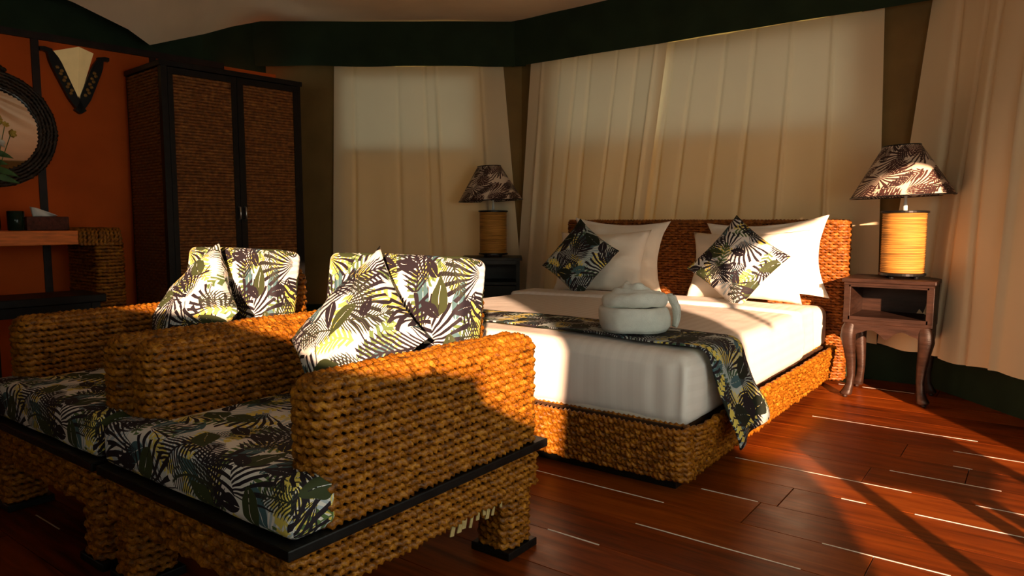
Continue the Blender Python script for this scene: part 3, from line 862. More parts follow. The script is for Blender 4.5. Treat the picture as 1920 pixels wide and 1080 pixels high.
# the pillow leans back: negative X rotation tips its top towards the headboard (+Y)
place_pillow('pillow', pillow_mesh('pillow', 0.80, 0.53, 0.16, 0.07, seed=2, pinch=0.17, wr=0.012), 'pillow', Vector((-2.56, 4.775, 0.80)), R(2), R(-9), R(0), 'white flanged pillow standing against the left half of the headboard', 'pillow', GP)
place_pillow('pillow', pillow_mesh('pillow', 0.74, 0.48, 0.19, 0.0, seed=5, pinch=0.12, wr=0.016), 'pillow', Vector((-2.58, 4.555, 0.75)), R(-2), R(-20), R(2), 'plump white pillow leaning in front of the left flanged pillow', 'pillow', GP)
place_pillow('pillow', pillow_mesh('pillow', 0.80, 0.53, 0.16, 0.07, seed=8, pinch=0.17, wr=0.012), 'pillow', Vector((-1.46, 4.775, 0.80)), R(-4), R(-9), R(0), 'white flanged pillow against the sunlit right half of the headboard', 'pillow', GP)
place_pillow('pillow', pillow_mesh('pillow', 0.76, 0.48, 0.19, 0.0, seed=11, pinch=0.12, wr=0.016), 'pillow', Vector((-1.52, 4.55, 0.76)), R(-2), R(-20), R(-2), 'plump sunlit white pillow behind the right leaf-print cushion', 'pillow', GP)
GC = 'leaf-print scatter cushions'
place_pillow('scatter_cushion', pillow_mesh('scatter_cushion', 0.44, 0.44, 0.14, 0.0, seed=3, pinch=0.08), 'print_dark', Vector((-2.62, 4.33, 0.785)), R(33), R(-22), R(0), 'dark leaf-print cushion tilted on the shaded left bed pillows', 'cushion', GC)
place_pillow('scatter_cushion', pillow_mesh('scatter_cushion', 0.45, 0.45, 0.14, 0.0, seed=6, pinch=0.08), 'print', Vector((-1.49, 4.315, 0.795)), R(36), R(-22), R(0), 'leaf-print cushion standing on its corner against the right bed pillows', 'cushion', GC)

# rolled towel on the runner
tw = thing('towel_roll', 'white towel rolled into a bowl shape on the bed runner', 'towel', (-1.43, 2.83, 0.567))
def soft_ring(name, prof, n, amp, seed, sx=1.0, sy=1.0):
    mb = MB(); mb.lathe(prof, n)
    vs = []
    for x, y, z in mb.v:
        k = 1 + mnoise.noise(Vector((x * 9 + seed, y * 9, z * 12))) * amp
        vs.append((x * k * sx, y * k * sy, z + mnoise.noise(Vector((x * 8, y * 8 + seed, 0))) * amp * 0.05))
    return mesh(name, vs, mb.f, True)
obj('lower_roll', soft_ring('lower_roll', [(0.10, 0), (0.140, 0.003), (0.154, 0.025), (0.158, 0.06), (0.155, 0.09), (0.149, 0.104), (0.138, 0.111), (0.12, 0.108), (0.05, 0.10)], 64, 0.07, 1), 'towel', tw)
def towel_top():
    n, m = 72, 26; v, f = [], []
    for k in range(m + 1):
        q = k / m                                # 0 = tucked under at the rim, 1 = centre
        for i in range(n):
            t = 2 * PI * i / n
            ro = 0.138 * (1 + 0.05 * math.sin(2 * t + 1) + 0.03 * math.sin(5 * t))
            if q < 0.3:                          # rounded outer roll
                a = -PI / 2 + PI * q / 0.3; rr = ro - 0.03 + 0.03 * math.cos(a); z = 0.134 + 0.032 * math.sin(a)
            else:
                p = (q - 0.3) / 0.7; rr = (ro - 0.03) * (1 - p)
                z = 0.166 + 0.016 * p + 0.020 * math.sin(t * 1.0 + 15 * p + 0.6) * (1 - p) ** 0.4 * min(1, p * 4)
            x, y = rr * math.cos(t), rr * math.sin(t)
            z += 0.042 * math.exp(-(((x + 0.045) / 0.028) ** 2 + ((y - 0.01) / 0.06) ** 2)) + 0.016 * math.exp(-(((x - 0.03) / 0.05) ** 2 + ((y + 0.03) / 0.03) ** 2)) if z > 0.14 else 0
            e = mnoise.noise(Vector((x * 22, y * 22, z * 30)))
            v.append((x * (1 + 0.03 * e), y * (1 + 0.03 * e), z + 0.006 * e + 0.010 * math.sin(t + 2.2)))
    for k in range(m):
        for i in range(n):
            j = (i + 1) % n; f.append((k * n + i, k * n + j, (k + 1) * n + j, (k + 1) * n + i))
    return mesh('crumpled_top', v, f, True)
obj('crumpled_top', towel_top(), 'towel', tw)
fl = sheet_between('towel_tail', [(0.120, 0.085, 0.165), (0.150, 0.100, 0.11), (0.158, 0.098, 0.06), (0.150, 0.092, 0.02)],
                   [(0.150, 0.060, 0.160), (0.172, 0.070, 0.11), (0.168, 0.080, 0.06), (0.176, 0.060, 0.02)], 'towel', 14, 10, lambda p, a, b: p + Vector((0.014 * math.sin(b * 9 + a * 2), 0.014 * math.sin(b * 7), 0)))
o = obj('towel_tail', fl, 'towel', tw); md = o.modifiers.new('thickness', 'SOLIDIFY'); md.thickness = 0.006

# ------------------------------------------------------------------ armchairs
def make_chair(label):
    W, D = 0.905, 1.0
    t = thing('armchair', label, 'armchair', (-1.708, 0.888, 0), 0, 'woven rope armchairs')
    hw = W / 2
    obj('base_board', MB().box(-hw, hw, 0.0, D, 0.318, 0.345, 0.004).me('base_board'), 'black_wood', t)
    ap = obj('apron', MB().box(-hw + 0.03, hw - 0.03, 0.03, D - 0.03, 0.21, 0.318).me('apron'), 'core', t)
    ms = [rope_ring('rope_row', W - 0.045, D - 0.045, 0.035, amp=0.004, wl=0.08, phase=p) for p in (0, PI)]
    wrapped(ap, ms, [0.207 + ROW * k for k in range(6)], 0, D / 2)
    lg = [rope_ring('rope_row', 0.122, 0.122, 0.035, amp=0.003, wl=0.06, phase=p) for p in (0, PI)]
    for sx in (-1, 1):
        for y in (0.095, 0.875):
            cx = sx * (hw - 0.085)
            leg = obj('leg', MB().box(cx - 0.052, cx + 0.052, y - 0.052, y + 0.052, 0.02, 0.215).me('leg'), 'core', t)
            wrapped(leg, lg, [0.037 + ROW * k for k in range(8)], cx, y)
            obj('foot_pad', MB().box(cx - 0.076, cx + 0.076, y - 0.076, y + 0.076, 0.0, 0.026, 0.003).me('foot_pad'), 'black_wood', leg)
    am = [rope_ring('rope_row', 0.112, 0.850, 0.045, amp=0.004, wl=0.08, phase=p) for p in (0, PI)]
    tops = [rope_ring('rope_row', 0.112 - q, 0.850 - q, max(0.02, 0.045 - q / 2), rad=0.0115) for q in (0.022, 0.050, 0.075)]
    for sx in (-1, 1):
        cx = sx * (hw - 0.073)
        a = obj('armrest', MB().box(cx - 0.045, cx + 0.045, 0.125, 0.935, 0.345, 0.672).me('armrest'), 'core', t)
        wrapped(a, am, [0.357 + ROW * k for k in range(15)], cx, 0.53)
        for q, z in zip(tops, (0.672, 0.683, 0.686)): obj('rope_row', q, 'rope', a, (cx, 0.53, z))
    b = obj('backrest', MB().box(-0.215, 0.215, 0.85, 0.93, 0.345, 0.85).me('backrest'), 'core', t)
    bm_ = [rope_ring('rope_row', 0.47, 0.115, 0.045, amp=0.004, wl=0.08, phase=p) for p in (0, PI)]
    bt = rope_ring('rope_row', 0.44, 0.085, 0.03, rad=0.0115); bt2 = rope_ring('rope_row', 0.40, 0.05, 0.02, rad=0.0115)
    wrapped(b, bm_, [0.357 + ROW * k for k in range(23)], 0, 0.89)
    obj('rope_row', bt, 'rope', b, (0, 0.89, 0.842)); obj('rope_row', bt2, 'rope', b, (0, 0.89, 0.855))
    # T-shaped seat cushion: main pad and the lip in front of the armrests
    def puff(hx, hy):
        def fn(p):
            x, y, z = p
            e = mnoise.noise(Vector((x * 6, y * 6, z * 4))) * 0.004
            return np.array([x + e, y + e, z + (0.014 * max(0, 1 - (x / hx) ** 2) * max(0, 1 - (y / hy) ** 2) + e if z > 0.06 else 0)])
        return fn
    m1 = rbox('seat_cushion', 0.660, 0.74, 0.125, 0.030, 0.05, puff(0.33, 0.5))
    m2 = rbox('seat_lip', 0.885, 0.135, 0.125, 0.030, 0.04, puff(0.45, 0.2))
    bm2 = bmesh.new()
    for me_, dy in ((m1, 0.42), (m2, 0.085)):
        tmp = bmesh.new(); tmp.from_mesh(me_); l = tmp.loops.layers.uv.active
        for vv in tmp.verts: vv.co.y += dy
        for ff in tmp.faces:
            for lp in ff.loops: lp[l].uv.y += dy
        q = bpy.data.meshes.new('tmp'); tmp.to_mesh(q); tmp.free(); bm2.from_mesh(q); bpy.data.meshes.remove(q)
    me = bpy.data.meshes.new('seat_cushion'); bm2.to_mesh(me); bm2.free()
    o = obj('seat_cushion', me, 'print', t, (0, 0, 0.346)); o['label'] = 'leaf-print seat cushion'
    bc = rbox('back_cushion', 0.63, 0.45, 0.13, 0.028, 0.05, puff(0.32, 0.24))
    # stands upright: rotate so that its top face looks to the front
    o = obj('back_cushion', bc, 'print', t, (-0.005, 0.845, 0.702), (R(82), 0, 0)); o['label'] = 'leaf-print back cushion'
    # frayed pale fibres under the apron
    rr_ = random.Random(5)
    for k in range(9):
        y = 0.56 + 0.027 * k + rr_.uniform(-0.006, 0.006); l = rr_.uniform(0.014, 0.032); w_ = rr_.uniform(0.005, 0.009); z = 0.201
        v = [(hw - 0.022, y - w_, z), (hw - 0.022, y + w_, z), (hw - 0.014, y + w_ - l * 0.7, z - l), (hw - 0.014, y - w_ - l * 0.7, z - l * 0.9)]
        v += [(p[0] - 0.003, p[1], p[2]) for p in v]
        obj('frayed_fibre', mesh('frayed_fibre', v, [(0, 1, 2, 3), (7, 6, 5, 4), (0, 3, 7, 4), (1, 5, 6, 2), (0, 4, 5, 1), (3, 2, 6, 7)]), 'straw', ap)
    return t
chair = make_chair('woven rope armchair nearest the camera, beside the foot of the bed')
c2 = copy_tree(chair); c2.location.x -= 0.935
c2['label'] = 'woven rope armchair on the left, in front of the wardrobe and dressing table'
def chair_pillow(x, label, seed, y=1.44):
    me = pillow_mesh('scatter_cushion', 0.45, 0.45, 0.16, 0.0, seed=seed, pinch=0.11)
    M_ = Matrix.Translation(Vector((x, y, 0.690))) @ Matrix.Rotation(R(-3), 4, 'Z') @ Matrix.Rotation(R(-27), 4, 'X') @ Matrix.Rotation(R(38), 4, 'Y')
    for v in me.vertices:
        p = M_ @ v.co
        if p.z < 0.482:                              # the lower corner squashes on the seat
            p.y += (0.482 - p.z) * 0.15; p.z = 0.484 + (0.482 - p.z) * 0.10
        v.co = p
    o = obj('scatter_cushion', me, 'print')
    return tag(o, label, 'cushion', GC)
chair_pillow(-1.675, 'sunlit leaf-print cushion on the armchair nearest the camera', 14)
chair_pillow(-2.63, 'sunlit leaf-print cushion on the left armchair', 19, 1.46)

# ------------------------------------------------------------------ bedside tables
def right_nightstand():
    t = thing('nightstand', 'brown wooden bedside table with curved legs and an open shelf', 'nightstand', (-0.688, 4.72, 0))
    w, d = 0.225, 0.19
    mb = MB().box(-w - 0.015, w + 0.015, -d - 0.02, d + 0.01, 0.692, 0.716, 0.004); mb.box(-w - 0.005, w + 0.005, -d - 0.008, d, 0.678, 0.692)
    obj('table_top', mb.me('table_top'), 'brown_wood', t)
    mb = MB()
    for sx in (-1, 1): mb.box(sx * (w - 0.012) - 0.018, sx * (w - 0.012) + 0.018, -d, d, 0.47, 0.678, 0.002)
    mb.box(-w, w, d - 0.012, d, 0.47, 0.678); mb.box(-w + 0.02, w - 0.02, -d, d, 0.47, 0.492); mb.box(-w + 0.02, w - 0.02, -d, -d + 0.02, 0.666, 0.678)
    mb.box(-w - 0.006, w + 0.006, -d - 0.006, d, 0.452, 0.472, 0.003)
    obj('open_shelf_box', mb.me('open_shelf_box'), 'brown_wood', t)
    # scalloped apron between the legs
    def apron_prof(a): return 0.395 - 0.028 * math.exp(-((a - 0.5) / 0.07) ** 2) + 0.022 * math.exp(-((a - 0.30) / 0.10) ** 2) + 0.022 * math.exp(-((a - 0.70) / 0.10) ** 2) - 0.06 * (math.exp(-(a / 0.08) ** 2) + math.exp(-((1 - a) / 0.08) ** 2))
    for kind in ('f', 'l', 'r'):
        v, f = [], []; n = 40
        for i in range(n + 1):
            a = i / n; zb = apron_prof(a)
            if kind == 'f': p = [(-w + 0.02 + (2 * w - 0.04) * a, y) for y in (-d - 0.002, -d + 0.014)]
            else:
                sx = -1 if kind == 'l' else 1; p = [(sx * (w + 0.002), -d + 0.02 + (2 * d - 0.03) * a), (sx * (w - 0.014), -d + 0.02 + (2 * d - 0.03) * a)]
            for q in p:
                v += [(q[0], q[1], zb), (q[0], q[1], 0.455)]
        for i in range(n):
            o = i * 4; m = o + 4
            f += [(o, m, m + 1, o + 1), (o + 2, o + 3, m + 3, m + 2), (o, o + 2, m + 2, m), (o + 1, m + 1, m + 3, o + 3)]
        obj('apron', mesh('apron', v, f), 'brown_wood', t)
    # cabriole legs: out at the knee, in at the ankle, out at the toe
    for sx in (-1, 1):
        for sy in (-1, 1):
            if sy > 0 and False: continue
            path = [(0.455, -0.008, 0.033), (0.42, 0.000, 0.041), (0.37, 0.004, 0.042), (0.30, -0.004, 0.034), (0.22, -0.014, 0.027), (0.14, -0.019, 0.022), (0.08, -0.014, 0.022), (0.045, -0.004, 0.029), (0.028, 0.002, 0.034), (0.018, 0.002, 0.030)]
            v, f = [], []
            for z, o_, r_ in path:
                cx = sx * (w - 0.026 + o_); cy = sy * (d - 0.026 + o_ * 0.8)
                for k in range(12):
                    a = 2 * PI * k / 12; e = 0.72
                    ca, sa = math.cos(a), math.sin(a)
                    v.append((cx + r_ * math.copysign(abs(ca) ** e, ca), cy + r_ * math.copysign(abs(sa) ** e, sa), z))
            for i in range(len(path) - 1):
                for k in range(12):
                    j = (k + 1) % 12; f.append((i * 12 + k, (i + 1) * 12 + k, (i + 1) * 12 + j, i * 12 + j))
            f.append(tuple(range(12))); f.append(tuple(range(len(path) * 12 - 1, (len(path) - 1) * 12 - 1, -1)))
            lg = obj('leg', autosmooth(mesh('leg', v, f), 60), 'brown_wood', t)
            cx = sx * (w - 0.02); cy = sy * (d - 0.021)
            obj('toe', MB().lathe([(0.011, 0.0), (0.015, 0.006), (0.013, 0.02)], 12, (cx, cy, 0)).me('toe'), 'brown_wood', lg)
    return t
right_nightstand()
LROT = YAW
def left_nightstand():
    c = C12 - W1N * -0.31 + W1D * 0.26
    t = thing('nightstand', 'dark straight-sided bedside table in the shaded corner behind the armchairs', 'nightstand', (c.x, c.y, 0), LROT)
    w, d = 0.235, 0.20
    obj('table_top', MB().box(-w - 0.02, w + 0.02, -d - 0.02, d, 0.722, 0.745, 0.003).me('table_top'), 'green_black_wood', t)
    mb = MB()
    for sx in (-1, 1): mb.box(sx * (w - 0.015) - 0.015, sx * (w - 0.015) + 0.015, -d, d, 0.06, 0.722)
    mb.box(-w, w, d - 0.015, d, 0.06, 0.722); mb.box(-w, w, -d, d, 0.52, 0.54); mb.box(-w, w, -d, -d + 0.02, 0.69, 0.722)
    obj('carcass', mb.me('carcass'), 'green_black_wood', t)
    dr = obj('drawer', MB().box(-w + 0.03, w - 0.03, -d - 0.004, d - 0.02, 0.10, 0.51, 0.004).me('drawer'), 'green_black_wood', t)
    obj('knob', MB().lathe([(0.004, 0), (0.012, 0.008), (0.008, 0.016)], 12, (0, 0, 0)).me('knob'), 'steel', dr, (0, -d - 0.004, 0.35), (R(90), 0, 0))
    for sx in (-1, 1):
        for sy in (-1, 1): obj('leg', MB().box(sx * (w - 0.02) - 0.02, sx * (w - 0.02) + 0.02, sy * (d - 0.02) - 0.02, sy * (d - 0.02) + 0.02, 0, 0.10).me('leg'), 'green_black_wood', t)
    return t, c
_, LC = left_nightstand()

def lamp(loc, label, rz, tilt=0.0):
    t = thing('table_lamp', label, 'table lamp', loc, rz, 'bedside lamps')
    mb = MB().lathe([(0.118, 0.016), (0.124, 0.018), (0.124, 0.03), (0.118, 0.032)], 40)
    for k in range(4):
        a = PI / 4 + PI / 2 * k; mb.lathe([(0.012, 0), (0.014, 0.008), (0.010, 0.018)], 10, (0.09 * math.cos(a), 0.09 * math.sin(a), 0))
    obj('base_ring', mb.me('base_ring'), 'black', t)
    prof = []; n = 34; z0, z1 = 0.032, 0.378
    for k in range(n):
        za = z0 + (z1 - z0) * k / n; dz = (z1 - z0) / n
        prof += [(0.110, za), (0.1155, za + dz * 0.25), (0.1168, za + dz * 0.5), (0.1155, za + dz * 0.75)]
    prof.append((0.110, z1))
    obj('cord_wound_body', MB().lathe(prof, 40).me('cord_wound_body', True), 'cord', t)
    obj('top_disc', MB().lathe([(0.118, 0.378), (0.126, 0.380), (0.126, 0.390), (0.118, 0.392)], 40).me('top_disc'), 'black', t)
    obj('stem', MB().lathe([(0.013, 0.392), (0.012, 0.42), (0.008, 0.45), (0.008, 0.60)], 14).me('stem', True), 'pole_white', t)
    # conical shade, rim rolled
    n = 48; rows = 8; v, f, uv = [], [], []
    zb, zt, rb, rt_ = 0.475, 0.765, 0.272, 0.098
    for side, off in ((0, 0.0), (1, -0.003)):
        o = len(v)
        for r_ in range(rows + 1):
            a_ = r_ / rows
            for i in range(n):
                a = 2 * PI * i / n; rr = rb + (rt_ - rb) * a_ + off
                v.append((rr * math.cos(a), rr * math.sin(a), zb + (zt - zb) * a_))
        for r_ in range(rows):
            for i in range(n):
                j = (i + 1) % n
                q = [o + r_ * n + i, o + r_ * n + j, o + (r_ + 1) * n + j, o + (r_ + 1) * n + i]
                w4 = [(i, r_), (i + 1, r_), (i + 1, r_ + 1), (i, r_ + 1)]
                if side: q.reverse(); w4.reverse()
                f.append(q); uv += [(ii / n * 1.3 * (1 - 0.25 * rr_ / rows), rr_ / rows * 0.33) for ii, rr_ in w4]
    me = mesh('lamp_shade', v, f, True, uv)
    s = obj('lamp_shade', me, 'shade', t, (0, 0, 0), (0, tilt, 0))
    for zz_, rr in ((zb, rb), (zt, rt_)):
        pts = [(rr * math.cos(2 * PI * i / 48), rr * math.sin(2 * PI * i / 48), zz_) for i in range(49)]
        obj('shade_rim', MB().tube(pts, 0.004, 6, False).me('shade_rim', True), 'black', s)
    return t
lamp((-0.645, 4.70, 0.7165), 'leaf-print table lamp with a sunlit cord body on the brown bedside table', 0.3, R(-2.5))
LLC = C12 + W1D * 0.25 + W1N * 0.31
lamp((LLC.x, LLC.y, 0.7455), 'shaded leaf-print table lamp on the dark bedside table in the corner', LROT, R(-2.5))

# ------------------------------------------------------------------ wardrobe
WR = R(-5)
wd = thing('wardrobe', 'tall black-framed wardrobe with two woven wicker doors', 'wardrobe', (-4.684, 2.455, 0), WR)
# local frame: +y along the front, -x into the depth
WW, WD_, WH = 1.03, 0.58, 2.10
mb = MB()
mb.box(-0.55, -WD_, 0.0, WW, 0.05, WH - 0.03); mb.box(-WD_, -0.02, WW - 0.025, WW, 0.05, WH - 0.03)
mb.box(-WD_, -0.02, 0.02, WW, 0.05, 0.09); mb.box(-WD_, -0.02, 0.012, 0.03, 0.05, WH - 0.03)
obj('carcass', mb.me('carcass'), 'black_wood', wd)
obj('cornice', MB().box(-WD_ - 0.005, 0.012, -0.012, WW + 0.012, WH - 0.035, WH, 0.004).me('cornice'), 'black_wood', wd)
obj('plinth', MB().box(-WD_, 0.0, 0.0, WW, 0.0, 0.05).me('plinth'), 'black_wood', wd)
for x0, x1, y0, y1 in ((-0.045, 0.0, 0.0, 0.04), (-WD_, -WD_ + 0.03, 0.0, 0.03), (-0.045, 0.0, WW - 0.03, WW)):
    obj('corner_post', MB().box(x0, x1, y0, y1, 0.05, WH - 0.03).me('corner_post'), 'black_wood', wd)
def weave_panel(name, width, z0, z1, parent, to3, cell=0.043, row=0.0205):
    """basket weave of half-round strips going over and under uprights"""
    nc = max(2, int(round(width / cell))); nr = int((z1 - z0) / row); sp = 5
    v, f = [], []
    for k in range(nr):
        z = z0 + (k + 0.5) * (z1 - z0) / nr; o = len(v); n = nc * sp
        for i in range(n + 1):
            a = i / n
            off = 0.0035 * math.sin(PI * nc * a + PI * (k % 2)) + random.uniform(-0.0006, 0.0006)
            for dz, dn in ((-0.5, -0.006), (-0.38, 0.001), (0, 0.004), (0.38, 0.001), (0.5, -0.006)):
                v.append(to3(a * width, z + dz * row * 1.02, off + dn))
        for i in range(n):
            for j in range(4):
                q = o + i * 5 + j; f.append((q, q + 5, q + 6, q + 1))
    for k in range(nc + 1):                      # uprights
        x = width * (k) / nc; o = len(v)
        for z in (z0, z1):
            for dx, dn in ((-0.004, -0.006), (0, 0.002), (0.004, -0.006)): v.append(to3(min(width, max(0, x + dx)), z, dn))
        f += [(o, o + 1, o + 4, o + 3), (o + 1, o + 2, o + 5, o + 4)]
    ob = obj(name, mesh(name, v, f, True), 'wicker', parent); ob['kind'] = 'stuff'
    return ob
weave_panel('woven_side_panel', WD_ - 0.07, 0.06, WH - 0.04, wd, lambda a, z, n: (-0.045 - a, 0.001 - n, z))
for y0, y1, p0, p1, hy in ((0.042, 0.518, 0.075, 0.48, 0.505), (0.522, 0.998, 0.568, 0.968, 0.548)):
    dm = MB()
    dm.box(-0.022, 0.002, y0, p0, 0.065, WH - 0.04); dm.box(-0.022, 0.002, p1, y1, 0.065, WH - 0.04)
    dm.box(-0.022, 0.002, p0, p1, 0.065, 0.13); dm.box(-0.022, 0.002, p0, p1, 2.02, WH - 0.04); dm.box(-0.022, -0.014, p0, p1, 0.13, 2.02)
    d_ = obj('door', dm.me('door'), 'black_wood', wd)
    weave_panel('woven_panel', p1 - p0, 0.13, 2.02, d_, lambda a, z, n, p0=p0: (-0.008 + n, p0 + a, z))
    hm = MB().tube([(0.002, hy, 1.06), (0.022, hy, 1.065), (0.026, hy, 1.10), (0.022, hy, 1.145), (0.002, hy, 1.15)], 0.006, 8)
    obj('handle', hm.me('handle', True), 'steel', d_)

# ------------------------------------------------------------------ things on the orange wall
def WLP(a, z, n=0.0): return WL_O + WL_D * a + WL_N * n + Vector((0, 0, z))
sc_ = thing('wall_sconce', 'wedge-shaped cream wall lamp with black carved arms on the orange wall', 'wall lamp', WLP(-0.272, 1.80))
loc = sc_.location
def rel(a, z, n): return WLP(a, z, n) - loc
TLp, TMp, TRp, Bp = rel(-0.405, 2.172, 0.03), rel(-0.285, 2.200, 0.15), rel(-0.160, 2.196, 0.03), rel(-0.272, 1.838, 0.03)
bk = [rel(-0.405, 2.172, 0.015), rel(-0.160, 2.196, 0.015), rel(-0.272, 1.838, 0.015)]
v = [TLp, TMp, TRp, Bp] + bk
obj('shade', mesh('shade', v, [(0, 3, 1), (1, 3, 2), (4, 5, 6), (0, 4, 6, 3), (2, 3, 6, 5), (0, 1, 2, 5, 4)]), 'cream', sc_)
def bar(name, pts, hw_, n0, n1, mat, parent):
    """flat carved bar on the wall: a polyline widened to both sides"""
    P = [Vector(p) for p in pts]; v, f = [], []
    for i, p in enumerate(P):
        t = (P[min(i + 1, len(P) - 1)] - P[max(0, i - 1)]).normalized(); q = Vector((-t.y, t.x)) * (hw_[i] if isinstance(hw_, list) else hw_)
        for n in (n0, n1):
            v += [rel(p.x + q.x, p.y + q.y, n), rel(p.x - q.x, p.y - q.y, n)]
    for i in range(len(P) - 1):
        o = 4 * i; m = o + 4
        f += [(o, o + 1, m + 1, m), (o + 2, m + 2, m + 3, o + 3), (o, m, m + 2, o + 2), (o + 1, o + 3, m + 3, m + 1)]
    e = 4 * (len(P) - 1); f += [(0, 2, 3, 1), (e, e + 1, e + 3, e + 2)]
    return obj(name, mesh(name, v, f), mat, parent)
for s, top, end in ((-1, (-0.425, 2.165), (-0.262, 1.80)), (1, (-0.120, 2.155), (-0.262, 1.80))):
    a = Vector(top); b = Vector(end); mid = a.lerp(b, 0.5)
    arm = bar('carved_arm', [a, a.lerp(b, .12), a.lerp(b, .25), a.lerp(b, .75), a.lerp(b, .9), b + Vector((s * -0.02, -0.012))], [0.018, 0.030, 0.034, 0.034, 0.024, 0.02], 0.004, 0.045, 'black', sc_)
    bar('scroll_end', [a + Vector((s * -0.012, 0.0)), a + Vector((s * 0.03, 0.014)), a + Vector((s * 0.055, 0.012))], [0.018, 0.014, 0.012], 0.004, 0.04, 'black', arm)
    for k in range(9):
        c = a.lerp(b, 0.27 + 0.055 * k)
        w_ = MB().lathe([(0.002, 0), (0.012, 0.002), (0.010, 0.006), (0.004, 0.008)], 8)
        o = obj('gilt_rosette', w_.me('gilt_rosette', True), 'gold', arm, rel(c.x + (0.008 if k % 2 else -0.008), c.y, 0.045))
        o.rotation_euler = (0, R(90), -R(6))

mr = thing('wall_mirror', 'round mirror in a thick dark woven frame on the orange wall', 'mirror', WLP(-0.775, 1.635), -R(6))
# local: x out of the wall, y along the wall, z up
rad_o = 0.375
n = 64
v = [(0.02, 0, 0)] + [(0.02, 0.27 * math.cos(2 * PI * i / n), 0.27 * math.sin(2 * PI * i / n)) for i in range(n)]
obj('mirror_glass', mesh('mirror_glass', v, [(0, 1 + i, 1 + (i + 1) % n) for i in range(n)]), 'mirror', mr, (0, 0, 0), (0, R(-4), 0))
mb = MB()
for r0, r1 in ((0.265, 0.372),):
    vv, ff = [], []
    for i in range(n):
        a = 2 * PI * i / n
        for r_, x in ((r0, 0.004), (r0, 0.02), (r1, 0.02), (r1, 0.004)): vv.append((x, r_ * math.cos(a), r_ * math.sin(a)))
    for i in range(n):
        j = (i + 1) % n
        for k in range(4): ff.append((i * 4 + k, i * 4 + (k + 1) % 4, j * 4 + (k + 1) % 4, j * 4 + k))
    mb.add(vv, ff)
frm = obj('woven_frame', mb.me('woven_frame'), 'mirror_rope', mr)
for k, r_ in enumerate((0.274, 0.294, 0.315, 0.336, 0.357)):
    P = [(0.03 - 0.0, r_ * math.cos(2 * PI * i / 90), r_ * math.sin(2 * PI * i / 90)) for i in range(90)]
    v_, f_ = rope_path(P, [(1, 0, 0)] * 90, 'r', rad=0.0125, pitch=0.055, nc=6, spp=7)
    obj('rope_ring', mesh('rope_ring', v_, f_, True), 'mirror_rope', frm)
P = [(0.032, 0.09 * math.cos(a) * 1.0 + 0.0, 0.36 + 0.035 * math.sin(a)) for a in [PI * k / 20 for k in range(21)]]
v_, f_ = rope_path(P, [(1, 0, 0)] * 21, 'r', rad=0.016, pitch=0.055, closed=False)
obj('rope_crest', mesh('rope_crest', v_, f_, True), 'mirror_rope', frm)

# ------------------------------------------------------------------ dressing table, its things and the stool
dt = thing('dressing_table', 'orange wooden dressing table top on a woven rope leg by the wall', 'table', (-4.75, 1.93, 0), -R(4))
obj('table_top', MB().box(-0.50, 0.0, -1.35, 0.0, 0.905, 0.99, 0.004).me('table_top'), 'table_wood', dt)
def rope_leg(y0, y1):
    lg = obj('leg', MB().box(-0.49, -0.015, y0 + 0.015, y1 - 0.015, 0.0, 0.90).me('leg'), 'core', dt)
    mb = MB(); 
    for k in range(43):
        v_, f_ = rope_path(*rr_path(0.50, y1 - y0, 0.03), 'r', rad=0.0118, pitch=0.05, amp=0.003, wl=0.07, phase=PI * (k % 2), nc=6, spp=6)
        mb.add(v_ + np.array([-0.25, (y0 + y1) / 2, 0.012 + k * ROW]), f_)
    o = obj('rope_weave', mb.me('rope_weave', True), 'rope', lg); o['kind'] = 'stuff'
rope_leg(0.10, 0.255); rope_leg(-1.35, -1.22)
# the woven block between the top and the leg: ropes laid over the edge
cap = obj('woven_end', MB().box(-0.49, -0.012, 0.004, 0.235, 0.91, 0.985).me('woven_end'), 'core', dt)
for k in range(11):
    y = 0.012 + 0.0225 * k
    P = [(-0.49, y, 0.99), (-0.3, y, 0.992), (-0.1, y, 0.992), (-0.03, y, 0.990), (-0.008, y, 0.978), (0.0, y, 0.955), (0.0, y, 0.93), (-0.002, y, 0.90)]
    Nn = [(0, 0, 1)] * 4 + [(0.7, 0, 0.7)] + [(1, 0, 0)] * 3
    v_, f_ = rope_path(P, Nn, 'r', rad=0.0125, pitch=0.05, closed=False)
    obj('rope_row', mesh('rope_row', v_, f_, True), 'rope', cap)

st = thing('stool', 'low black wooden stool in front of the dressing table', 'stool', (-4.37, 1.60, 0), -R(4))
obj('seat', MB().box(-0.17, 0.17, -0.34, 0.24, 0.60, 0.645, 0.006).me('seat'), 'black_wood', st)
for x in (-0.13, 0.13):
    for y in (-0.29, 0.19):
        obj('leg', MB().box(x - 0.022, x + 0.022, y - 0.022, y + 0.022, 0, 0.60).me('leg'), 'black_wood', st)
    obj('rail', MB().box(x - 0.012, x + 0.012, -0.28, 0.18, 0.545, 0.60).me('rail'), 'black_wood', st)

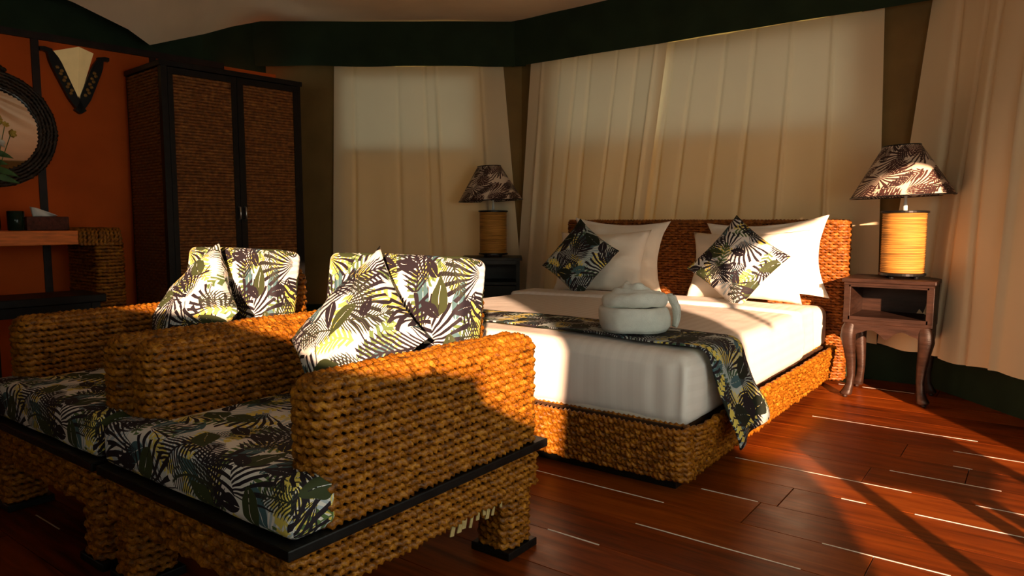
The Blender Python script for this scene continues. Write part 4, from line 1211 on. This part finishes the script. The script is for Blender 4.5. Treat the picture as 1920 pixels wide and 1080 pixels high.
def DT(x, y, z=0.99):
    c, s = math.cos(-R(4)), math.sin(-R(4)); return Vector((-4.75 + c * x - s * y, 1.93 + s * x + c * y, z))
vs_ = thing('flower_vase', 'clear glass vase of mixed flowers at the left edge, before the mirror', 'vase', DT(-0.20, -0.385, 0.991))
obj('glass_vase', MB().lathe([(0.035, 0), (0.038, 0.004), (0.036, 0.21), (0.032, 0.21), (0.031, 0.012), (0.002, 0.012)], 28).me('glass_vase', True), 'glass', vs_)
obj('wrapped_neck', MB().lathe([(0.020, 0.21), (0.026, 0.215), (0.026, 0.30), (0.02, 0.31)], 16).me('wrapped_neck', True), 'straw', vs_)
random.seed(11)
def blob(name, c, r, mat, seed, petals=6):
    """open flower: cupped petals round a centre"""
    v, f = [], []
    for k in range(petals):
        a = 2 * PI * k / petals + seed; o = len(v)
        ca, sa = math.cos(a), math.sin(a)
        for t_ in range(5):
            q = t_ / 4; w_ = r * 0.62 * math.sin(PI * (0.12 + 0.80 * q)); l = r * q; h = r * 0.55 * q * q + 0.003
            for s in (-1, 0, 1):
                v.append((ca * l - sa * s * w_ * 0.8, sa * l + ca * s * w_ * 0.8, h + abs(s) * r * 0.12))
        for t_ in range(4):
            for s in range(2):
                i = o + t_ * 3 + s; f.append((i, i + 1, i + 4, i + 3))
    ob = obj(name, mesh(name, v, f, True), mat, vs_, c, (random.uniform(0.5, 1.4), random.uniform(-0.2, 0.6), random.uniform(0, 6)))
    md = ob.modifiers.new('thickness', 'SOLIDIFY'); md.thickness = 0.002
    return ob
for k, (y, z, r_, m_) in enumerate(((0.03, 0.52, 0.05, 'petal_w'), (-0.03, 0.60, 0.045, 'petal_p'), (-0.05, 0.50, 0.05, 'petal_p'), (0.00, 0.56, 0.035, 'petal_y'), (0.10, 0.57, 0.026, 'petal_y'),
                                    (-0.10, 0.55, 0.05, 'petal_w'), (-0.06, 0.68, 0.04, 'petal_p'), (0.055, 0.64, 0.022, 'petal_y'), (0.085, 0.62, 0.02, 'petal_y'), (0.04, 0.66, 0.018, 'petal_y'))):
    x = random.uniform(-0.02, 0.06)
    blob('blossom', (x, y, z), r_, m_, k)
    obj('stem', MB().tube([(0, 0, 0.06), (x * 0.4, y * 0.3, 0.33), (x, y, z - 0.004)], 0.0025, 6).me('stem'), 'leaf', vs_)
for k in range(12):
    a = random.uniform(-1.5, 1.6); l = random.uniform(0.09, 0.16); z = random.uniform(0.32, 0.46)
    d = Vector((random.uniform(0, 0.6), math.sin(a), math.cos(a) * 0.7)).normalized(); q = d.cross(Vector((1, 0, 0))).normalized()
    b0 = Vector((0, 0, z))
    v = []
    for i in range(6):
        t_ = i / 5; w_ = 0.02 * math.sin(PI * (0.05 + 0.95 * t_)); c = b0 + d * l * t_ + Vector((0, 0, -0.05 * t_ * t_))
        v += [c - q * w_, c + Vector((0.004, 0, 0)), c + q * w_]
    f = [(i * 3 + s, i * 3 + s + 1, i * 3 + s + 4, i * 3 + s + 3) for i in range(5) for s in range(2)]
    obj('leaf', mesh('leaf', v, f, True), 'leaf', vs_)
cp = obj('glass_jar', MB().lathe([(0.040, 0), (0.044, 0.004), (0.046, 0.115), (0.042, 0.118), (0.038, 0.112), (0.037, 0.012), (0.002, 0.01)], 28).me('glass_jar', True), 'dark_glass', None, DT(-0.18, -0.275, 0.991))
tag(cp, 'small dark green glass jar on the dressing table', 'jar')
tb = thing('tissue_box', 'reddish brown tissue box with a white tissue sticking out', 'tissue box', DT(-0.22, -0.11, 0.991), -R(4))
obj('box', MB().box(-0.06, 0.06, -0.115, 0.115, 0, 0.085, 0.005).me('box'), 'tissue_box', tb)
fl = sheet_between('tissue', [(-0.02, -0.06, 0.086), (0.01, 0.0, 0.086), (0.0, 0.05, 0.086)], [(-0.01, -0.075, 0.145), (0.0, -0.03, 0.135), (0.03, 0.06, 0.092)], 'tissue', 12, 6, lambda p, a, b: p + Vector((0.012 * math.sin(a * 9) * b, 0, 0)))
o = obj('tissue', fl, 'tissue', tb); md = o.modifiers.new('thickness', 'SOLIDIFY'); md.thickness = 0.002

# low table by the doorway: outside the frame, its shadow lies on the floor
lt = thing('low_table', 'low square wooden table beside the canvas doorway, its shadow across the floor planks', 'table', (0.80, 1.90, 0))
obj('table_top', MB().box(-0.285, 0.285, -0.285, 0.285, 0.40, 0.49, 0.006).me('table_top'), 'brown_wood', lt)
for sx in (-1, 1):
    for sy in (-1, 1): obj('leg', MB().box(sx * 0.255 - 0.025, sx * 0.255 + 0.025, sy * 0.255 - 0.025, sy * 0.255 + 0.025, 0, 0.40).me('leg'), 'brown_wood', lt)
